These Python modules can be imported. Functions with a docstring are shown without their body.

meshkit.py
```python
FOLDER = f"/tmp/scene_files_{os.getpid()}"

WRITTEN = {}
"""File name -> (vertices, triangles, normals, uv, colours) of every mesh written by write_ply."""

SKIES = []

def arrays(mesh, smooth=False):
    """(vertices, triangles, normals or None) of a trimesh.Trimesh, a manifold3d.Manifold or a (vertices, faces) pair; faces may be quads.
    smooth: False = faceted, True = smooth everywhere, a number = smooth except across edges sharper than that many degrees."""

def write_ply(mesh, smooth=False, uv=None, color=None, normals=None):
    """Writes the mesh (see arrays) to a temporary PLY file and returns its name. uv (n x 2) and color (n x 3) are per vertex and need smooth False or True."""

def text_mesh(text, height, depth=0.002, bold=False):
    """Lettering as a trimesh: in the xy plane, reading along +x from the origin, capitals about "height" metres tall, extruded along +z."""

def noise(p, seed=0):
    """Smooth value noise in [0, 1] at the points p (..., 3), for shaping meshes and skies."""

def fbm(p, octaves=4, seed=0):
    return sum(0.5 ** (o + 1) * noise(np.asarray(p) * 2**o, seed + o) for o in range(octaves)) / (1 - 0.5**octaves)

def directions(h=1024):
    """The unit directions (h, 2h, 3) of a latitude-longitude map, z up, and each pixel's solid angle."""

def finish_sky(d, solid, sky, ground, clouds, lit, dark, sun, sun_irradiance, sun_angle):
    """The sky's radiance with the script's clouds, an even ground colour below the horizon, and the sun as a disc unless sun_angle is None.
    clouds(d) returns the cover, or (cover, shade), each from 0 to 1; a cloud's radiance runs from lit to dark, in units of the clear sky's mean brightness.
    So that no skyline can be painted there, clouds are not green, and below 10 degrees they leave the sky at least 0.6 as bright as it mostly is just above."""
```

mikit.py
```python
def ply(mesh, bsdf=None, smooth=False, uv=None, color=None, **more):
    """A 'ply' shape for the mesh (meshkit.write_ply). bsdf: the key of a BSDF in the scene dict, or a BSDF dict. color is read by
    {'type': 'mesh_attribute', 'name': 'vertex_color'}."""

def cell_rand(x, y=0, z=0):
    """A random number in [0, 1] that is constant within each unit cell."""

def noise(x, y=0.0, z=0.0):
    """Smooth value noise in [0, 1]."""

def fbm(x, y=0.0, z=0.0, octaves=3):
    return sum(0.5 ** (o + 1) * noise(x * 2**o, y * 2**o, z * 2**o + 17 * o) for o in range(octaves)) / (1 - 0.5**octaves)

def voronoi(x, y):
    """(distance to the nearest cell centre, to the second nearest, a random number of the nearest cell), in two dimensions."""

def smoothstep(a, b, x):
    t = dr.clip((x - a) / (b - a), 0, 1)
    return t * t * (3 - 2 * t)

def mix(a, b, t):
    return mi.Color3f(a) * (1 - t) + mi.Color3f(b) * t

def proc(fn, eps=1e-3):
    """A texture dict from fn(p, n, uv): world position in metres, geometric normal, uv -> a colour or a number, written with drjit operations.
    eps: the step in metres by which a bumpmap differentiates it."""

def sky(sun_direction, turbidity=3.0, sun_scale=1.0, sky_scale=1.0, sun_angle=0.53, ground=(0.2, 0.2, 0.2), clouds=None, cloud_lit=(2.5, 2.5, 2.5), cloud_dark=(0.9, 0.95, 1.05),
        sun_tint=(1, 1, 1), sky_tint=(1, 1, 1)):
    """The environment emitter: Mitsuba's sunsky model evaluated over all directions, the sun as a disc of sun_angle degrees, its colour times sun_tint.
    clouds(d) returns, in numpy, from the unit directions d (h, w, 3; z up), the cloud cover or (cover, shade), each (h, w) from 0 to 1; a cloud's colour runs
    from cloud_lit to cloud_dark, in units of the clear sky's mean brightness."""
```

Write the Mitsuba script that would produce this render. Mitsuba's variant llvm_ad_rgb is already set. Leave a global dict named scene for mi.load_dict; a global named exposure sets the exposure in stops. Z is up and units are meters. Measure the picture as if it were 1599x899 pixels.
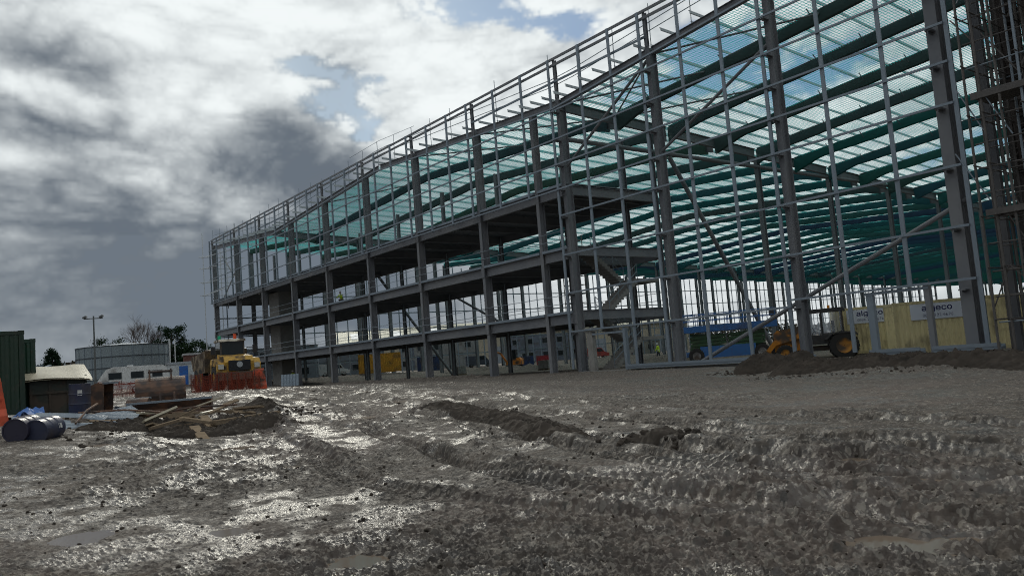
import math, random
import numpy as np, trimesh, manifold3d as m3, mitsuba as mi, drjit as dr
from scipy.interpolate import RBFInterpolator
from scipy.spatial import cKDTree
import mikit, meshkit
from mikit import proc, noise, fbm, voronoi, smoothstep, mix

rng = np.random.default_rng(7)
random.seed(7)
T = mi.ScalarTransform4f
scene, labels = {}, {}

# ------------------------------------------------------------------ camera, sky, exposure
CAM = np.array([50.75, -34.65, 1.11])
scene['camera'] = {'type': 'perspective', 'fov': 66.19, 'fov_axis': 'x', 'near_clip': 0.1, 'far_clip': 3000.0,
    'to_world': T().look_at(origin=CAM.tolist(), target=(CAM + np.array([-0.78254, 0.61632, 0.08856])).tolist(), up=[0.11885, 0.00824, 0.99288])}
exposure = 1.85

AZ = lambda a, e: np.array([math.cos(math.radians(e)) * math.cos(math.radians(a)), math.cos(math.radians(e)) * math.sin(math.radians(a)), math.sin(math.radians(e))])
SUN = AZ(157.5, 28.5)
# cloud masses: (azimuth, elevation, half width, half height in degrees, weight)
SHADE = [(172.6, 21.6, 2.6, 2.0, .24), (170.6, 20.2, 2.2, 1.0, .16), (171.6, 17.2, 3.6, 1.3, .22), (158.0, 17.3, 3.0, 1.2, .46), (161.0, 15.4, 4.0, 1.6, .30), (155.5, 14.6, 4.4, 2.0, .34), (152.5, 12.0, 5, 2.6, .3), (171, 11.0, 8, 2.4, .12), (166, 7.5, 14, 5, .17), (173.5, 10.5, 3, 1.5, -.14), (170, 2.5, 20, 7, .27), (156, 7, 8, 5, .34), (148, 3, 9, 5, .30),
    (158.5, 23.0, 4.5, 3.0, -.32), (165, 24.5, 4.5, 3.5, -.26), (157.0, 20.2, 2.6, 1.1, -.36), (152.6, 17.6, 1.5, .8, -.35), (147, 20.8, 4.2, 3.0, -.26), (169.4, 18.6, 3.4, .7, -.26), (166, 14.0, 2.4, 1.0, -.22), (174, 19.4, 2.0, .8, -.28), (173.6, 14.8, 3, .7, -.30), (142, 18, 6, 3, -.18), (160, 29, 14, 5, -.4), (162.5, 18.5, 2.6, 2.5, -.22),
    (122, 4, 24, 6, -.20), (118, 18, 16, 12, -.18)]
GAPS = [(153.4, 19.2, 2.3, 1.5, .95), (155.4, 21.5, 2.2, .7, .75), (151.4, 17.0, 1.0, 1.3, .75), (151.0, 20.6, 2.0, .7, .5), (142.5, 25.0, 4.5, 1.5, .9), (136, 23.2, 4.0, 1.4, .75), (120, 17.2, 6, 2.6, .8), (126, 20.5, 4.5, 2.2, .65), (131, 17.7, 4.5, 1.8, .55), (112, 11, 6, 2, .5), (107, 19, 5, 4, .5)]

def clouds(d):
    az, el = np.degrees(np.arctan2(d[..., 1], d[..., 0])), np.degrees(np.arcsin(np.clip(d[..., 2], -1, 1)))
    p = d * np.array([7.0, 7.0, 11.0])
    warp = np.stack([meshkit.fbm(p * .8 + 5, 4, 21), meshkit.fbm(p * .8 + 9, 4, 22), meshkit.fbm(p * .8 + 2, 3, 23)], -1) - .5
    q = p + warp * .8
    def puffs(q, octaves, seed):                # rounded lumps with creases between them, rich in fine lumps
        return sum(.62 ** o * np.abs(2 * meshkit.noise(q * 2.05 ** o + 7 * o, seed + o) - 1) for o in range(octaves)) / sum(.62 ** o for o in range(octaves))
    n1, n2 = meshkit.fbm(q * .9, 5, 3), puffs(q * 4.2 + 4, 5, 11)
    billow = puffs(q * 1.7 + 8, 7, 15)
    def field(blobs):
        out = np.zeros(d.shape[:2])
        for a, e, wa, we, k in blobs:
            da = (az + warp[..., 0] * 2.6 - a + 180) % 360 - 180
            de = el + warp[..., 1] * 2.0 - e
            out += k * np.exp(-(da / wa) ** 2 - (de / we) ** 2)
        return out
    detail = (n1 - .5) * .95 - (billow - .30) * .95 - (n2 - .30) * .20
    detail = detail * (.42 + .58 * np.clip((el - 5) / 10, 0, 1))      # far cloud lies smoother
    seen = np.exp(-(((az - 145 + 180) % 360 - 180) / 48) ** 4)
    s = .64 - .16 * seen + .14 * (1 - seen) * np.clip((24 - el) / 6, 0, 1) - .30 * np.clip((el - 21) / 9, 0, 1) + field(SHADE) + detail        # upper sky brightened to add front light; low sky out of view darkened
    gap = field(GAPS)
    g = gap - .12 - (billow - .30) * 1.7 - (n2 - .30) * .9
    thin = np.exp(-((az - 154) / 5) ** 2)
    hole = np.clip((g - .26) / .42, 0, 1) * np.clip(gap * 3 - .25, 0, 1)
    cover = 1 - hole * (.95 - .30 * thin)
    s = s + hole * thin * .8
    s = np.clip(s, 0, 1); s = s * .45 + .55 * s * s * (3 - 2 * s)
    return cover, s

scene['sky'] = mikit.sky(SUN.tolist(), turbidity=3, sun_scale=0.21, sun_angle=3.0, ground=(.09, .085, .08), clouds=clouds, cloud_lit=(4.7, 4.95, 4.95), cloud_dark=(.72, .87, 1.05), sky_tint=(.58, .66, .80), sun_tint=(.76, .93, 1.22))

# ------------------------------------------------------------------ mesh helpers
_TAB = np.random.default_rng(99).random((512, 512)).astype(np.float32)
def n2(x, y, seed=0):
    """fast smooth value noise in two dimensions, in [0, 1]"""
    x = np.asarray(x, np.float32) + np.float32(seed * 37.17); y = np.asarray(y, np.float32) + np.float32(seed * 91.73)
    i, j = np.floor(x), np.floor(y); u, v = x - i, y - j; u = u * u * (3 - 2 * u); v = v * v * (3 - 2 * v)
    i, j = i.astype(np.int32) & 511, j.astype(np.int32) & 511; k, l = (i + 1) & 511, (j + 1) & 511
    a = _TAB[i, j] * (1 - u) + _TAB[k, j] * u; b = _TAB[i, l] * (1 - u) + _TAB[k, l] * u
    return a * (1 - v) + b * v
def f2(x, y, octaves=3, seed=0):
    return sum(0.5 ** (o + 1) * n2(x * 2 ** o, y * 2 ** o, seed + o * 3) for o in range(octaves)) / (1 - 0.5 ** octaves)

class MB:
    """collects boxes, bars, tubes and sheets into one mesh"""
    def __init__(s): s.v, s.f, s.n = [], [], 0
    def add(s, v, f):
        s.v.append(np.asarray(v, float)); s.f.append(np.asarray(f, int) + s.n); s.n += len(v); return s
    def box(s, x0, x1, y0, y1, z0, z1):
        v = [[x, y, z] for x in (x0, x1) for y in (y0, y1) for z in (z0, z1)]
        return s.add(v, BOXF)
    def bar(s, p, q, w, h, up=(0, 0, 1)):
        """w across, h along up"""
        p, q = np.array(p, float), np.array(q, float); d = q - p; d /= np.linalg.norm(d)
        up = np.array(up, float)
        if abs(d @ up) > .98: up = np.array([0, 1., 0])
        a = np.cross(d, up); a /= np.linalg.norm(a); b = np.cross(a, d)
        v = [o + a * x * w / 2 + b * y * h / 2 for o in (p, q) for x in (-1, 1) for y in (-1, 1)]
        return s.add(v, BOXF)
    def tube(s, pts, r, n=6, cap=True):
        pts = np.asarray(pts, float); r = np.broadcast_to(np.asarray(r, float), len(pts))
        rings = []
        for i, p in enumerate(pts):
            d = pts[min(i + 1, len(pts) - 1)] - pts[max(i - 1, 0)]; d /= np.linalg.norm(d) + 1e-12
            u = np.array([0, 0, 1.]) if abs(d[2]) < .9 else np.array([1., 0, 0])
            a = np.cross(d, u); a /= np.linalg.norm(a); b = np.cross(d, a)
            t = np.arange(n) / n * 2 * np.pi
            rings.append(p + r[i] * (np.cos(t)[:, None] * a + np.sin(t)[:, None] * b))
        v = np.vstack(rings); f = []
        for i in range(len(pts) - 1):
            for k in range(n):
                a0, a1, b0, b1 = i * n + k, i * n + (k + 1) % n, (i + 1) * n + k, (i + 1) * n + (k + 1) % n
                f += [[a0, b0, a1], [a1, b0, b1]]
        if cap:
            m = len(pts) - 1
            f += [[0, k + 1, k] for k in range(1, n - 1)][::1] if False else [[0, k, k + 1] for k in range(1, n - 1)]
            f += [[m * n, m * n + k + 1, m * n + k] for k in range(1, n - 1)]
        return s.add(v, f)
    def grid(s, P):
        """a sheet through the points P (rows, columns, 3)"""
        P = np.asarray(P, float); r, c = P.shape[:2]; i = np.arange(r * c).reshape(r, c)
        f = np.vstack([np.stack([i[:-1, :-1], i[:-1, 1:], i[1:, 1:]], -1).reshape(-1, 3), np.stack([i[:-1, :-1], i[1:, 1:], i[1:, :-1]], -1).reshape(-1, 3)])
        return s.add(P.reshape(-1, 3), f)
    def prism(s, poly, y0, y1, ax='y'):
        """polygon (convex or not, in order) extruded along an axis"""
        from shapely.geometry import Polygon
        m = trimesh.creation.extrude_polygon(Polygon(poly), y1 - y0, engine='earcut'); v = np.array(m.vertices)
        if ax == 'y': v = np.stack([v[:, 0], y0 + v[:, 2], v[:, 1]], -1); f = m.faces[:, ::-1]
        elif ax == 'x': v = np.stack([y0 + v[:, 2], v[:, 0], v[:, 1]], -1); f = m.faces
        else: v = np.stack([v[:, 0], v[:, 1], y0 + v[:, 2]], -1); f = m.faces
        return s.add(v, f)
    def lathe(s, prof, o=(0, 0, 0), ax=(0, 0, 1), n=20):
        ax = np.array(ax, float); ax /= np.linalg.norm(ax); u = np.array([0, 0, 1.]) if abs(ax[2]) < .9 else np.array([1., 0, 0])
        a = np.cross(u, ax); a /= np.linalg.norm(a); b = np.cross(ax, a); t = np.arange(n + 1) / n * 2 * np.pi
        P = np.array([[np.array(o) + ax * h + r * (math.cos(k) * a + math.sin(k) * b) for k in t] for r, h in prof])
        return s.grid(P)
    def hsec(s, p, q, w, d, tf=.03, tw=.02, wdir=(1, 0, 0)):
        """H section from p to q: flanges w wide along wdir, depth d across"""
        p, q = np.array(p, float), np.array(q, float); ax = q - p; ax /= np.linalg.norm(ax)
        a = np.array(wdir, float); a -= ax * (a @ ax); a /= np.linalg.norm(a); b = np.cross(ax, a)
        for o, sw, sd in ((-(d - tf) / 2, w, tf), ((d - tf) / 2, w, tf), (0, tw, d - 2 * tf)):
            v = [e + b * o + a * x * sw / 2 + b * y * sd / 2 for e in (p, q) for x in (-1, 1) for y in (-1, 1)]
            s.add(v, BOXF)
        return s
    def mesh(s): return np.vstack(s.v), np.vstack(s.f)
BOXF = np.array([[0, 1, 3], [0, 3, 2], [4, 6, 7], [4, 7, 5], [0, 4, 5], [0, 5, 1], [2, 3, 7], [2, 7, 6], [0, 2, 6], [0, 6, 4], [1, 5, 7], [1, 7, 3]])

def numbered(name):
    if name not in scene and name not in labels and name not in used: used.add(name); return name
    i = 1
    while f'{name}_{i:03d}' in scene or f'{name}_{i:03d}' in used or f'{name}_{i:03d}' in labels: i += 1
    used.add(f'{name}_{i:03d}'); return f'{name}_{i:03d}'
used = set()
def thing(name, label, cat, group=None):
    k = numbered(name); labels[k] = {'label': label, 'category': cat}
    if group: labels[k]['group'] = group
    return k
def part(parent, name, mesh, mat, col=None, smooth=False, label=None, kind=None):
    """one entry of the scene; col: one colour for the whole mesh"""
    m = mesh.mesh() if isinstance(mesh, MB) else mesh
    key = numbered(f'{parent}__{name}' if parent else name)
    if smooth not in (True, False):
        m = meshkit.arrays(m, smooth)[:2]; smooth = True
    color = None
    if col is not None:
        nv = len(m[0]) if isinstance(m, (tuple, list)) else len(m.vertices)
        color = np.tile(np.asarray(col, float), (nv, 1)) if np.ndim(col) == 1 else np.asarray(col)
    scene[key] = mikit.ply(m, mat, smooth=smooth, color=color)
    if label or kind: labels[key] = {**({'label': label} if label else {}), **({'kind': kind} if kind else {})}
    return key
def single(name, label, cat, mesh, mat, col=None, smooth=False, group=None):
    k = part(None, name, mesh, mat, col, smooth); labels[k] = {'label': label, 'category': cat}
    if group: labels[k]['group'] = group
    return k
def xf(v, o, ang=0, tilt=None):
    """local -> world: rotate about z by ang degrees, then move to o"""
    c, s = math.cos(math.radians(ang)), math.sin(math.radians(ang)); v = np.asarray(v, float)
    if tilt is not None: v = v @ np.asarray(tilt).T
    return np.stack([v[..., 0] * c - v[..., 1] * s + o[0], v[..., 0] * s + v[..., 1] * c + o[1], v[..., 2] + o[2]], -1)
class At(MB):
    """an MB in local coordinates, placed when it is read"""
    def __init__(s, o, ang=0, tilt=None): super().__init__(); s.o, s.ang, s.tilt = o, ang, tilt
    def mesh(s): v, f = super().mesh(); return xf(v, s.o, s.ang, s.tilt), f
def rotx(a): c, s = math.cos(math.radians(a)), math.sin(math.radians(a)); return np.array([[1, 0, 0], [0, c, -s], [0, s, c]])
def roty(a): c, s = math.cos(math.radians(a)), math.sin(math.radians(a)); return np.array([[c, 0, s], [0, 1, 0], [-s, 0, c]])

# ------------------------------------------------------------------ materials
VC = {'type': 'mesh_attribute', 'name': 'vertex_color'}
MUD = (.075, .062, .052)
def two(b): return {'type': 'twosided', 'b': b}
def rgb(c): return {'type': 'rgb', 'value': list(c)}
def grime(p, n, uv):
    return dr.clip(smoothstep(.50, .78, fbm(p.x * 1.7, p.y * 1.7, p.z * 1.1, 4)) * .55 + smoothstep(.6, .85, fbm(p.x * 9, p.y * 9, p.z * 5, 2)) * .25, 0, 1)
def heavy_grime(p, n, uv):
    return dr.clip(smoothstep(.36, .66, fbm(p.x * 2.3, p.y * 2.3, p.z * 2.0, 4)), 0, 1)
scene['mud_coat'] = {'type': 'diffuse', 'reflectance': rgb((.10, .082, .068))}
scene['paint'] = two({'type': 'blendbsdf', 'weight': proc(grime), 'a': {'type': 'principled', 'base_color': VC, 'roughness': .42, 'specular': .5}, 'b': {'type': 'ref', 'id': 'mud_coat'}})
scene['dirty'] = two({'type': 'blendbsdf', 'weight': proc(heavy_grime), 'a': {'type': 'principled', 'base_color': VC, 'roughness': .5, 'specular': .4}, 'b': {'type': 'ref', 'id': 'mud_coat'}})
def steel_tone(p, n, uv):
    return smoothstep(.3, .75, fbm(p.x * .9 + p.y * .9, p.z * .35, 3.0, 4))
scene['primer'] = two({'type': 'blendbsdf', 'weight': proc(steel_tone), 'a': {'type': 'principled', 'base_color': rgb((.152, .158, .172)), 'roughness': .5, 'specular': .4}, 'b': {'type': 'principled', 'base_color': rgb((.200, .202, .210)), 'roughness': .62, 'specular': .3}})
scene['galvanised'] = two({'type': 'principled', 'base_color': rgb((.215, .255, .295)), 'metallic': .35, 'roughness': {**proc(lambda p, n, uv: .34 + .25 * fbm(p.x * 3, p.y * 3, p.z * 3, 2))}, 'specular': .5})
scene['zinc'] = two({'type': 'principled', 'base_color': rgb((.42, .47, .48)), 'metallic': .25, 'roughness': .5})
scene['concrete'] = two({'type': 'diffuse', 'reflectance': proc(lambda p, n, uv: mix((.20, .19, .175), (.33, .32, .30), fbm(p.x * 2.2, p.y * 2.2, p.z * 2.2, 4)))})
scene['deck'] = two({'type': 'principled', 'base_color': rgb((.20, .21, .22)), 'metallic': .3, 'roughness': .5})
scene['plain'] = two({'type': 'principled', 'base_color': VC, 'roughness': .6, 'specular': .35})
scene['rubber'] = two({'type': 'principled', 'base_color': rgb((.03, .029, .028)), 'roughness': .75, 'specular': .3})
scene['pane'] = {'type': 'thindielectric', 'int_ior': 1.5}
scene['dark_glass'] = two({'type': 'principled', 'base_color': rgb((.016, .022, .024)), 'roughness': .05, 'specular': .35})
scene['net'] = {'type': 'principledthin', 'base_color': VC, 'roughness': .8, 'diff_trans': 1.1, 'spec_trans': 0.0}
scene['leaf'] = {'type': 'principledthin', 'base_color': VC, 'roughness': .7, 'diff_trans': .5, 'spec_trans': 0.0}
scene['bark'] = two({'type': 'diffuse', 'reflectance': rgb((.11, .088, .078))})
scene['timber'] = two({'type': 'diffuse', 'reflectance': proc(lambda p, n, uv: mix((.30, .235, .165), (.16, .12, .085), fbm(p.x * 6, p.y * 6, p.z * 22, 3)))})
scene['rust'] = two({'type': 'principled', 'base_color': proc(lambda p, n, uv: mix((.055, .04, .035), (.15, .082, .052), smoothstep(.35, .7, fbm(p.x * 4, p.y * 4, p.z * 4, 4)))), 'roughness': .62, 'specular': .4})
scene['sooty'] = two({'type': 'principled', 'base_color': proc(lambda p, n, uv: mix((.060, .056, .054), (.13, .118, .110), fbm(p.x * 5, p.y * 5, p.z * 2, 3))), 'roughness': .6, 'specular': .35})
scene['ply_sheet'] = two({'type': 'principled', 'base_color': proc(lambda p, n, uv: mix((.50, .45, .34), (.36, .32, .23), fbm(p.x * 2, p.y * 2, 0, 4))), 'roughness': .45})
scene['water'] = two({'type': 'principled', 'base_color': rgb((.125, .096, .072)), 'roughness': .09, 'specular': .4})     # muddy
def mud_colour(p, n, uv):
    a = fbm(p.x * .35, p.y * .35, 0, 3); b = fbm(p.x * 4, p.y * 4, p.z * 4, 4)
    base = mix((.024, .0195, .016), (.078, .063, .050), smoothstep(.30, .70, a * .35 + b * .65))
    gravel = smoothstep(-20.0, -13.0, p.y + 4 * (a - .5)) * .8           # haul road of crushed stone along the building
    base = base * (1 - gravel) + mix((.058, .047, .039), (.130, .107, .088), b) * gravel
    red = smoothstep(.52, .70, fbm(p.x * .22 + 40, p.y * .22, 0, 3))
    base = base * (1 - red * .35) + mi.Color3f(.105, .078, .066) * red * .35
    d1, d2, w = voronoi(p.x * 10.0, p.y * 10.0)           # stones and crumbs pressed into the mud
    stone = smoothstep(.55, .60, w) * smoothstep(.44, .32, d1)
    base = base * (1 - stone * .8) + mix((.03, .026, .022), (.25, .22, .185), noise(w * 91.0, 3.0, 1.0)) * stone * .8
    d1, d2, w = voronoi(p.x * 25.0 + 5, p.y * 25.0)
    stone = smoothstep(.55, .60, w) * smoothstep(.44, .34, d1)
    base = base * (1 - stone * .75) + mix((.022, .019, .016), (.23, .20, .17), noise(w * 77.0, 5.0, 2.0)) * stone * .75
    return base
def mud_rough(p, n, uv):
    indoor = smoothstep(.3, 2.5, p.y) * smoothstep(-70, -62, p.x)
    w = .35 * fbm(p.x * .5 + 3, p.y * .5, 0, 2) + .65 * fbm(p.x * 2.3, p.y * 3.1, 0, 3); s = noise(p.x * 13, p.y * 13, 0)
    return dr.lerp(dr.clip(.82 - .42 * smoothstep(.47, .64, w) + .22 * (s - .5), .38, .96), .92, indoor)
def mud_bump(p, n, uv):
    return .010 * fbm(p.x * 26, p.y * 26, p.z * 26, 3) + .005 * dr.abs(2 * noise(p.x * 60, p.y * 60, p.z * 60) - 1)
scene['mud'] = two({'type': 'bumpmap', 'arbitrary': proc(mud_bump, eps=.004), 'scale': 1.0, 'bsdf': {'type': 'principled', 'base_color': proc(mud_colour), 'roughness': proc(mud_rough), 'specular': .5}})
scene['soil'] = two({'type': 'bumpmap', 'arbitrary': proc(lambda p, n, uv: .03 * fbm(p.x * 9, p.y * 9, p.z * 9, 4), eps=.006), 'scale': 1.0, 'bsdf': {'type': 'principled', 'base_color': proc(lambda p, n, uv: mix((.022, .019, .016), (.070, .056, .045), fbm(p.x * 3, p.y * 3, p.z * 3, 4))), 'roughness': .9, 'specular': .2}})

# ------------------------------------------------------------------ ground
PTS = np.array([(50.75, -34.65, -.50), (46, -31, -.50), (42.8, -28.6, -.46), (45, -26, -.44), (48, -27, -.45), (52, -28, -.46), (39, -30, -.40), (35, -31.5, -.30), (28.9, -32.2, .08), (24.1, -30.4, .38), (20, -30.5, .42), (16.8, -26.5, .18), (22, -27, -.03), (28.5, -27.5, -.25), (33, -26, -.34),
    (-4.3, -16.5, .48), (1, -18.5, .56), (1.6, -16.5, .48), (.5, -20.7, .55), (-8, -23, .62), (-25, -18, .72), (-31, -12.5, 1.0), (-60, -12, 1.35), (-90, 0, 1.5), (-110, 5, 1.6), (-40, -3, -.05), (-24, -2, -.06), (-10, -2, -.06), (4, -2, -.1), (13, -2.5, -.1), (21, -3, -.18), (29, -4, -.3), (37, -5, -.3), (31, -7, -.52), (40, -9, -.42), (26, -14, -.25), (12, -14, .05), (-6, -8, .1), (45, -16, -.42),
    (-40, 4, -.2), (-20, 5, -.15), (0, 5, -.15), (20, 6, -.15), (30, 6, -.25), (36, 6, -.3), (-10, 34, -.45), (20, 34, -.4), (-45, 40, -.3), (0, 80, -.5), (-50, 100, -.4), (20, 100, -.5), (-40, 200, -.4), (-80, 60, .2), (-120, 60, .5), (-110, 150, .3), (70, -40, -.5), (60, -60, -.5), (40, -50, -.3), (20, -50, .4), (-40, -60, 1.0), (70, 0, -.4), (80, 60, -.4), (-160, 20, 1.6), (-50, 20, .45), (-66, 25, .3)])
RB = RBFInterpolator(PTS[:, :2], PTS[:, 2], smoothing=.08, kernel='linear')
def base_h(x, y):
    q = np.stack([np.ravel(x), np.ravel(y)], -1); r = np.hypot(q[:, 0] - 10, q[:, 1] - 20); k = np.minimum(1, 200 / np.maximum(r, 1e-6))
    q = np.stack([10 + (q[:, 0] - 10) * k, 20 + (q[:, 1] - 20) * k], -1)
    return np.clip(RB(q), -.8, 2.2).reshape(np.shape(x))
def seg_dist(x, y, pl):
    """distance to a polyline, and the length along it; signed side"""
    best = np.full(x.shape, 1e9); al = np.zeros(x.shape); sg = np.zeros(x.shape); L = 0
    for (ax, ay), (bx, by) in zip(pl[:-1], pl[1:]):
        dx, dy = bx - ax, by - ay; l = math.hypot(dx, dy); t = np.clip(((x - ax) * dx + (y - ay) * dy) / l ** 2, 0, 1)
        ex, ey = x - ax - t * dx, y - ay - t * dy; d = np.hypot(ex, ey); m = d < best
        best = np.where(m, d, best); al = np.where(m, L + t * l, al); sg = np.where(m, np.sign(ex * dy - ey * dx), sg); L += l
    return best, al, sg
def smooth_line(pl, n=4):
    from scipy.interpolate import CubicSpline
    pl = np.array(pl, float); t = np.r_[0, np.cumsum(np.hypot(*np.diff(pl, axis=0).T))]
    return CubicSpline(t, pl)(np.linspace(0, t[-1], n * len(pl))).tolist()
TRACKS = [smooth_line(p) for p in ([(8, -14.5), (22, -18.0), (33, -21.4), (39.5, -23.6), (43.5, -24.6), (48, -24.9)], [(3.9, -17), (23.8, -21.1), (34.6, -25), (40.4, -26.8), (43.6, -27.2), (46.3, -27.2), (49.5, -26.6)], [(17.7, -22.5), (32.9, -26.8), (37, -27.8), (42.3, -28.7), (45.5, -28.2), (49, -27.7)],
    [(12, -16), (19.8, -19.1), (31.6, -23.5), (38.5, -26.1), (42.3, -27.4), (45.5, -27.6)], [(29, -20.6), (37.9, -23.1), (42.4, -24.3), (45.6, -25.4), (49, -25.6)], [(26, -17), (36, -20.2), (42, -21.8), (47, -23.6), (51, -24.4)])]
RIDGES = [([(25.5, -19.4), (33.5, -22.3), (37, -23.6), (40, -25.2)], .07, .75), ([(41.4, -25.2), (41.9, -24.2)], .08, .30), ([(42.3, -24.9), (44, -25.0), (45.6, -25.2)], .09, .35), ([(44.6, -27.7), (46, -27.5), (47.2, -27.5)], .07, .20), ([(42.2, -20.2), (44.5, -21.1), (47.6, -23.2)], .05, .8),
    ([(24, -24.6), (32.8, -27.3), (37.9, -28.6)], .06, .28), ([(30, -30.2), (34.5, -30.4), (37.5, -30.6)], .09, .45), ([(38, -26.0), (41, -27.3), (43, -28.0)], .07, .2), ([(46.5, -29.0), (47.6, -28.6), (48.8, -28.4)], .05, .25), ([(24, -27.0), (27.5, -26.8), (30, -26.9)], .20, .7), ([(19.6, -23.0), (22, -24.0), (25, -24.7)], .20, .7)]
PUDDLES = [  # x, y, size of the hollows that hold water
    (47.59, -28.71, 0.36), (47.98, -28.38, 0.24), (46.59, -26.16, 0.32), (44.26, -25.55, 0.32), (47.36, -25.94, 0.36), (45.59, -25.49, 0.24), (44.48, -31.6, 0.28), (41.04, -33.15, 0.4), (42.15, -31.93, 0.24), (37.93, -29.49, 0.32), (33.71, -29.04, 0.48), (30.49, -31.04, 0.48), (12.7, -16.3, 1.2), (7, -17.2, 1.5), (16, -20.5, 1.0), (20, -22.6, 0.8), (1.5, -15.2, 1.6), (-3, -13.6, 1.6), (28.4, -23.3, 0.6), (23.6, -18.8, 0.8), (31.71, -27.93, 0.32), (30.4, -25.8, 0.5)]
PUDZ = []
HEAPS = [([(31.5, -5.2), (35, -6.2), (40, -7.6)], .20, .8), ([(-35, 24), (-22, 20), (-10, 17)], .5, 1.6), ([(-30, 45), (-12, 38), (2, 33)], .6, 2.2), ([(2, 19), (8, 16), (11, 20)], .45, 1.2), ([(-22, -1.2), (-8, -1.4), (4, -1.6)], .16, .7)]
CL = np.stack([rng.uniform(24, 54, 80000), rng.uniform(-36, -16, 80000)], -1)
_d = np.hypot(CL[:, 0] - CAM[0], CL[:, 1] - CAM[1])
CL = CL[rng.uniform(0, 1, len(CL)) < np.clip(1.5 - _d / 26, .25, 1)]
CLR = np.clip(rng.lognormal(-3.75, .42, len(CL)), .012, .065)
CTREE = cKDTree(CL)
def clods(x, y):
    out = np.zeros(x.shape); q = np.stack([x, y], -1)
    m = (np.hypot(x - CAM[0], y - CAM[1]) < 34) & (x > 19) & (y < -13)
    if m.any():
        d, i = CTREE.query(q[m], k=4, distance_upper_bound=.1, workers=-1)
        r = np.append(CLR, 1e-3)[i]
        out[m] = np.max(np.where(np.isfinite(d), .62 * np.sqrt(np.maximum(r ** 2 - np.minimum(d, 9) ** 2, 0)), 0), axis=1)
    return out
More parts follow.
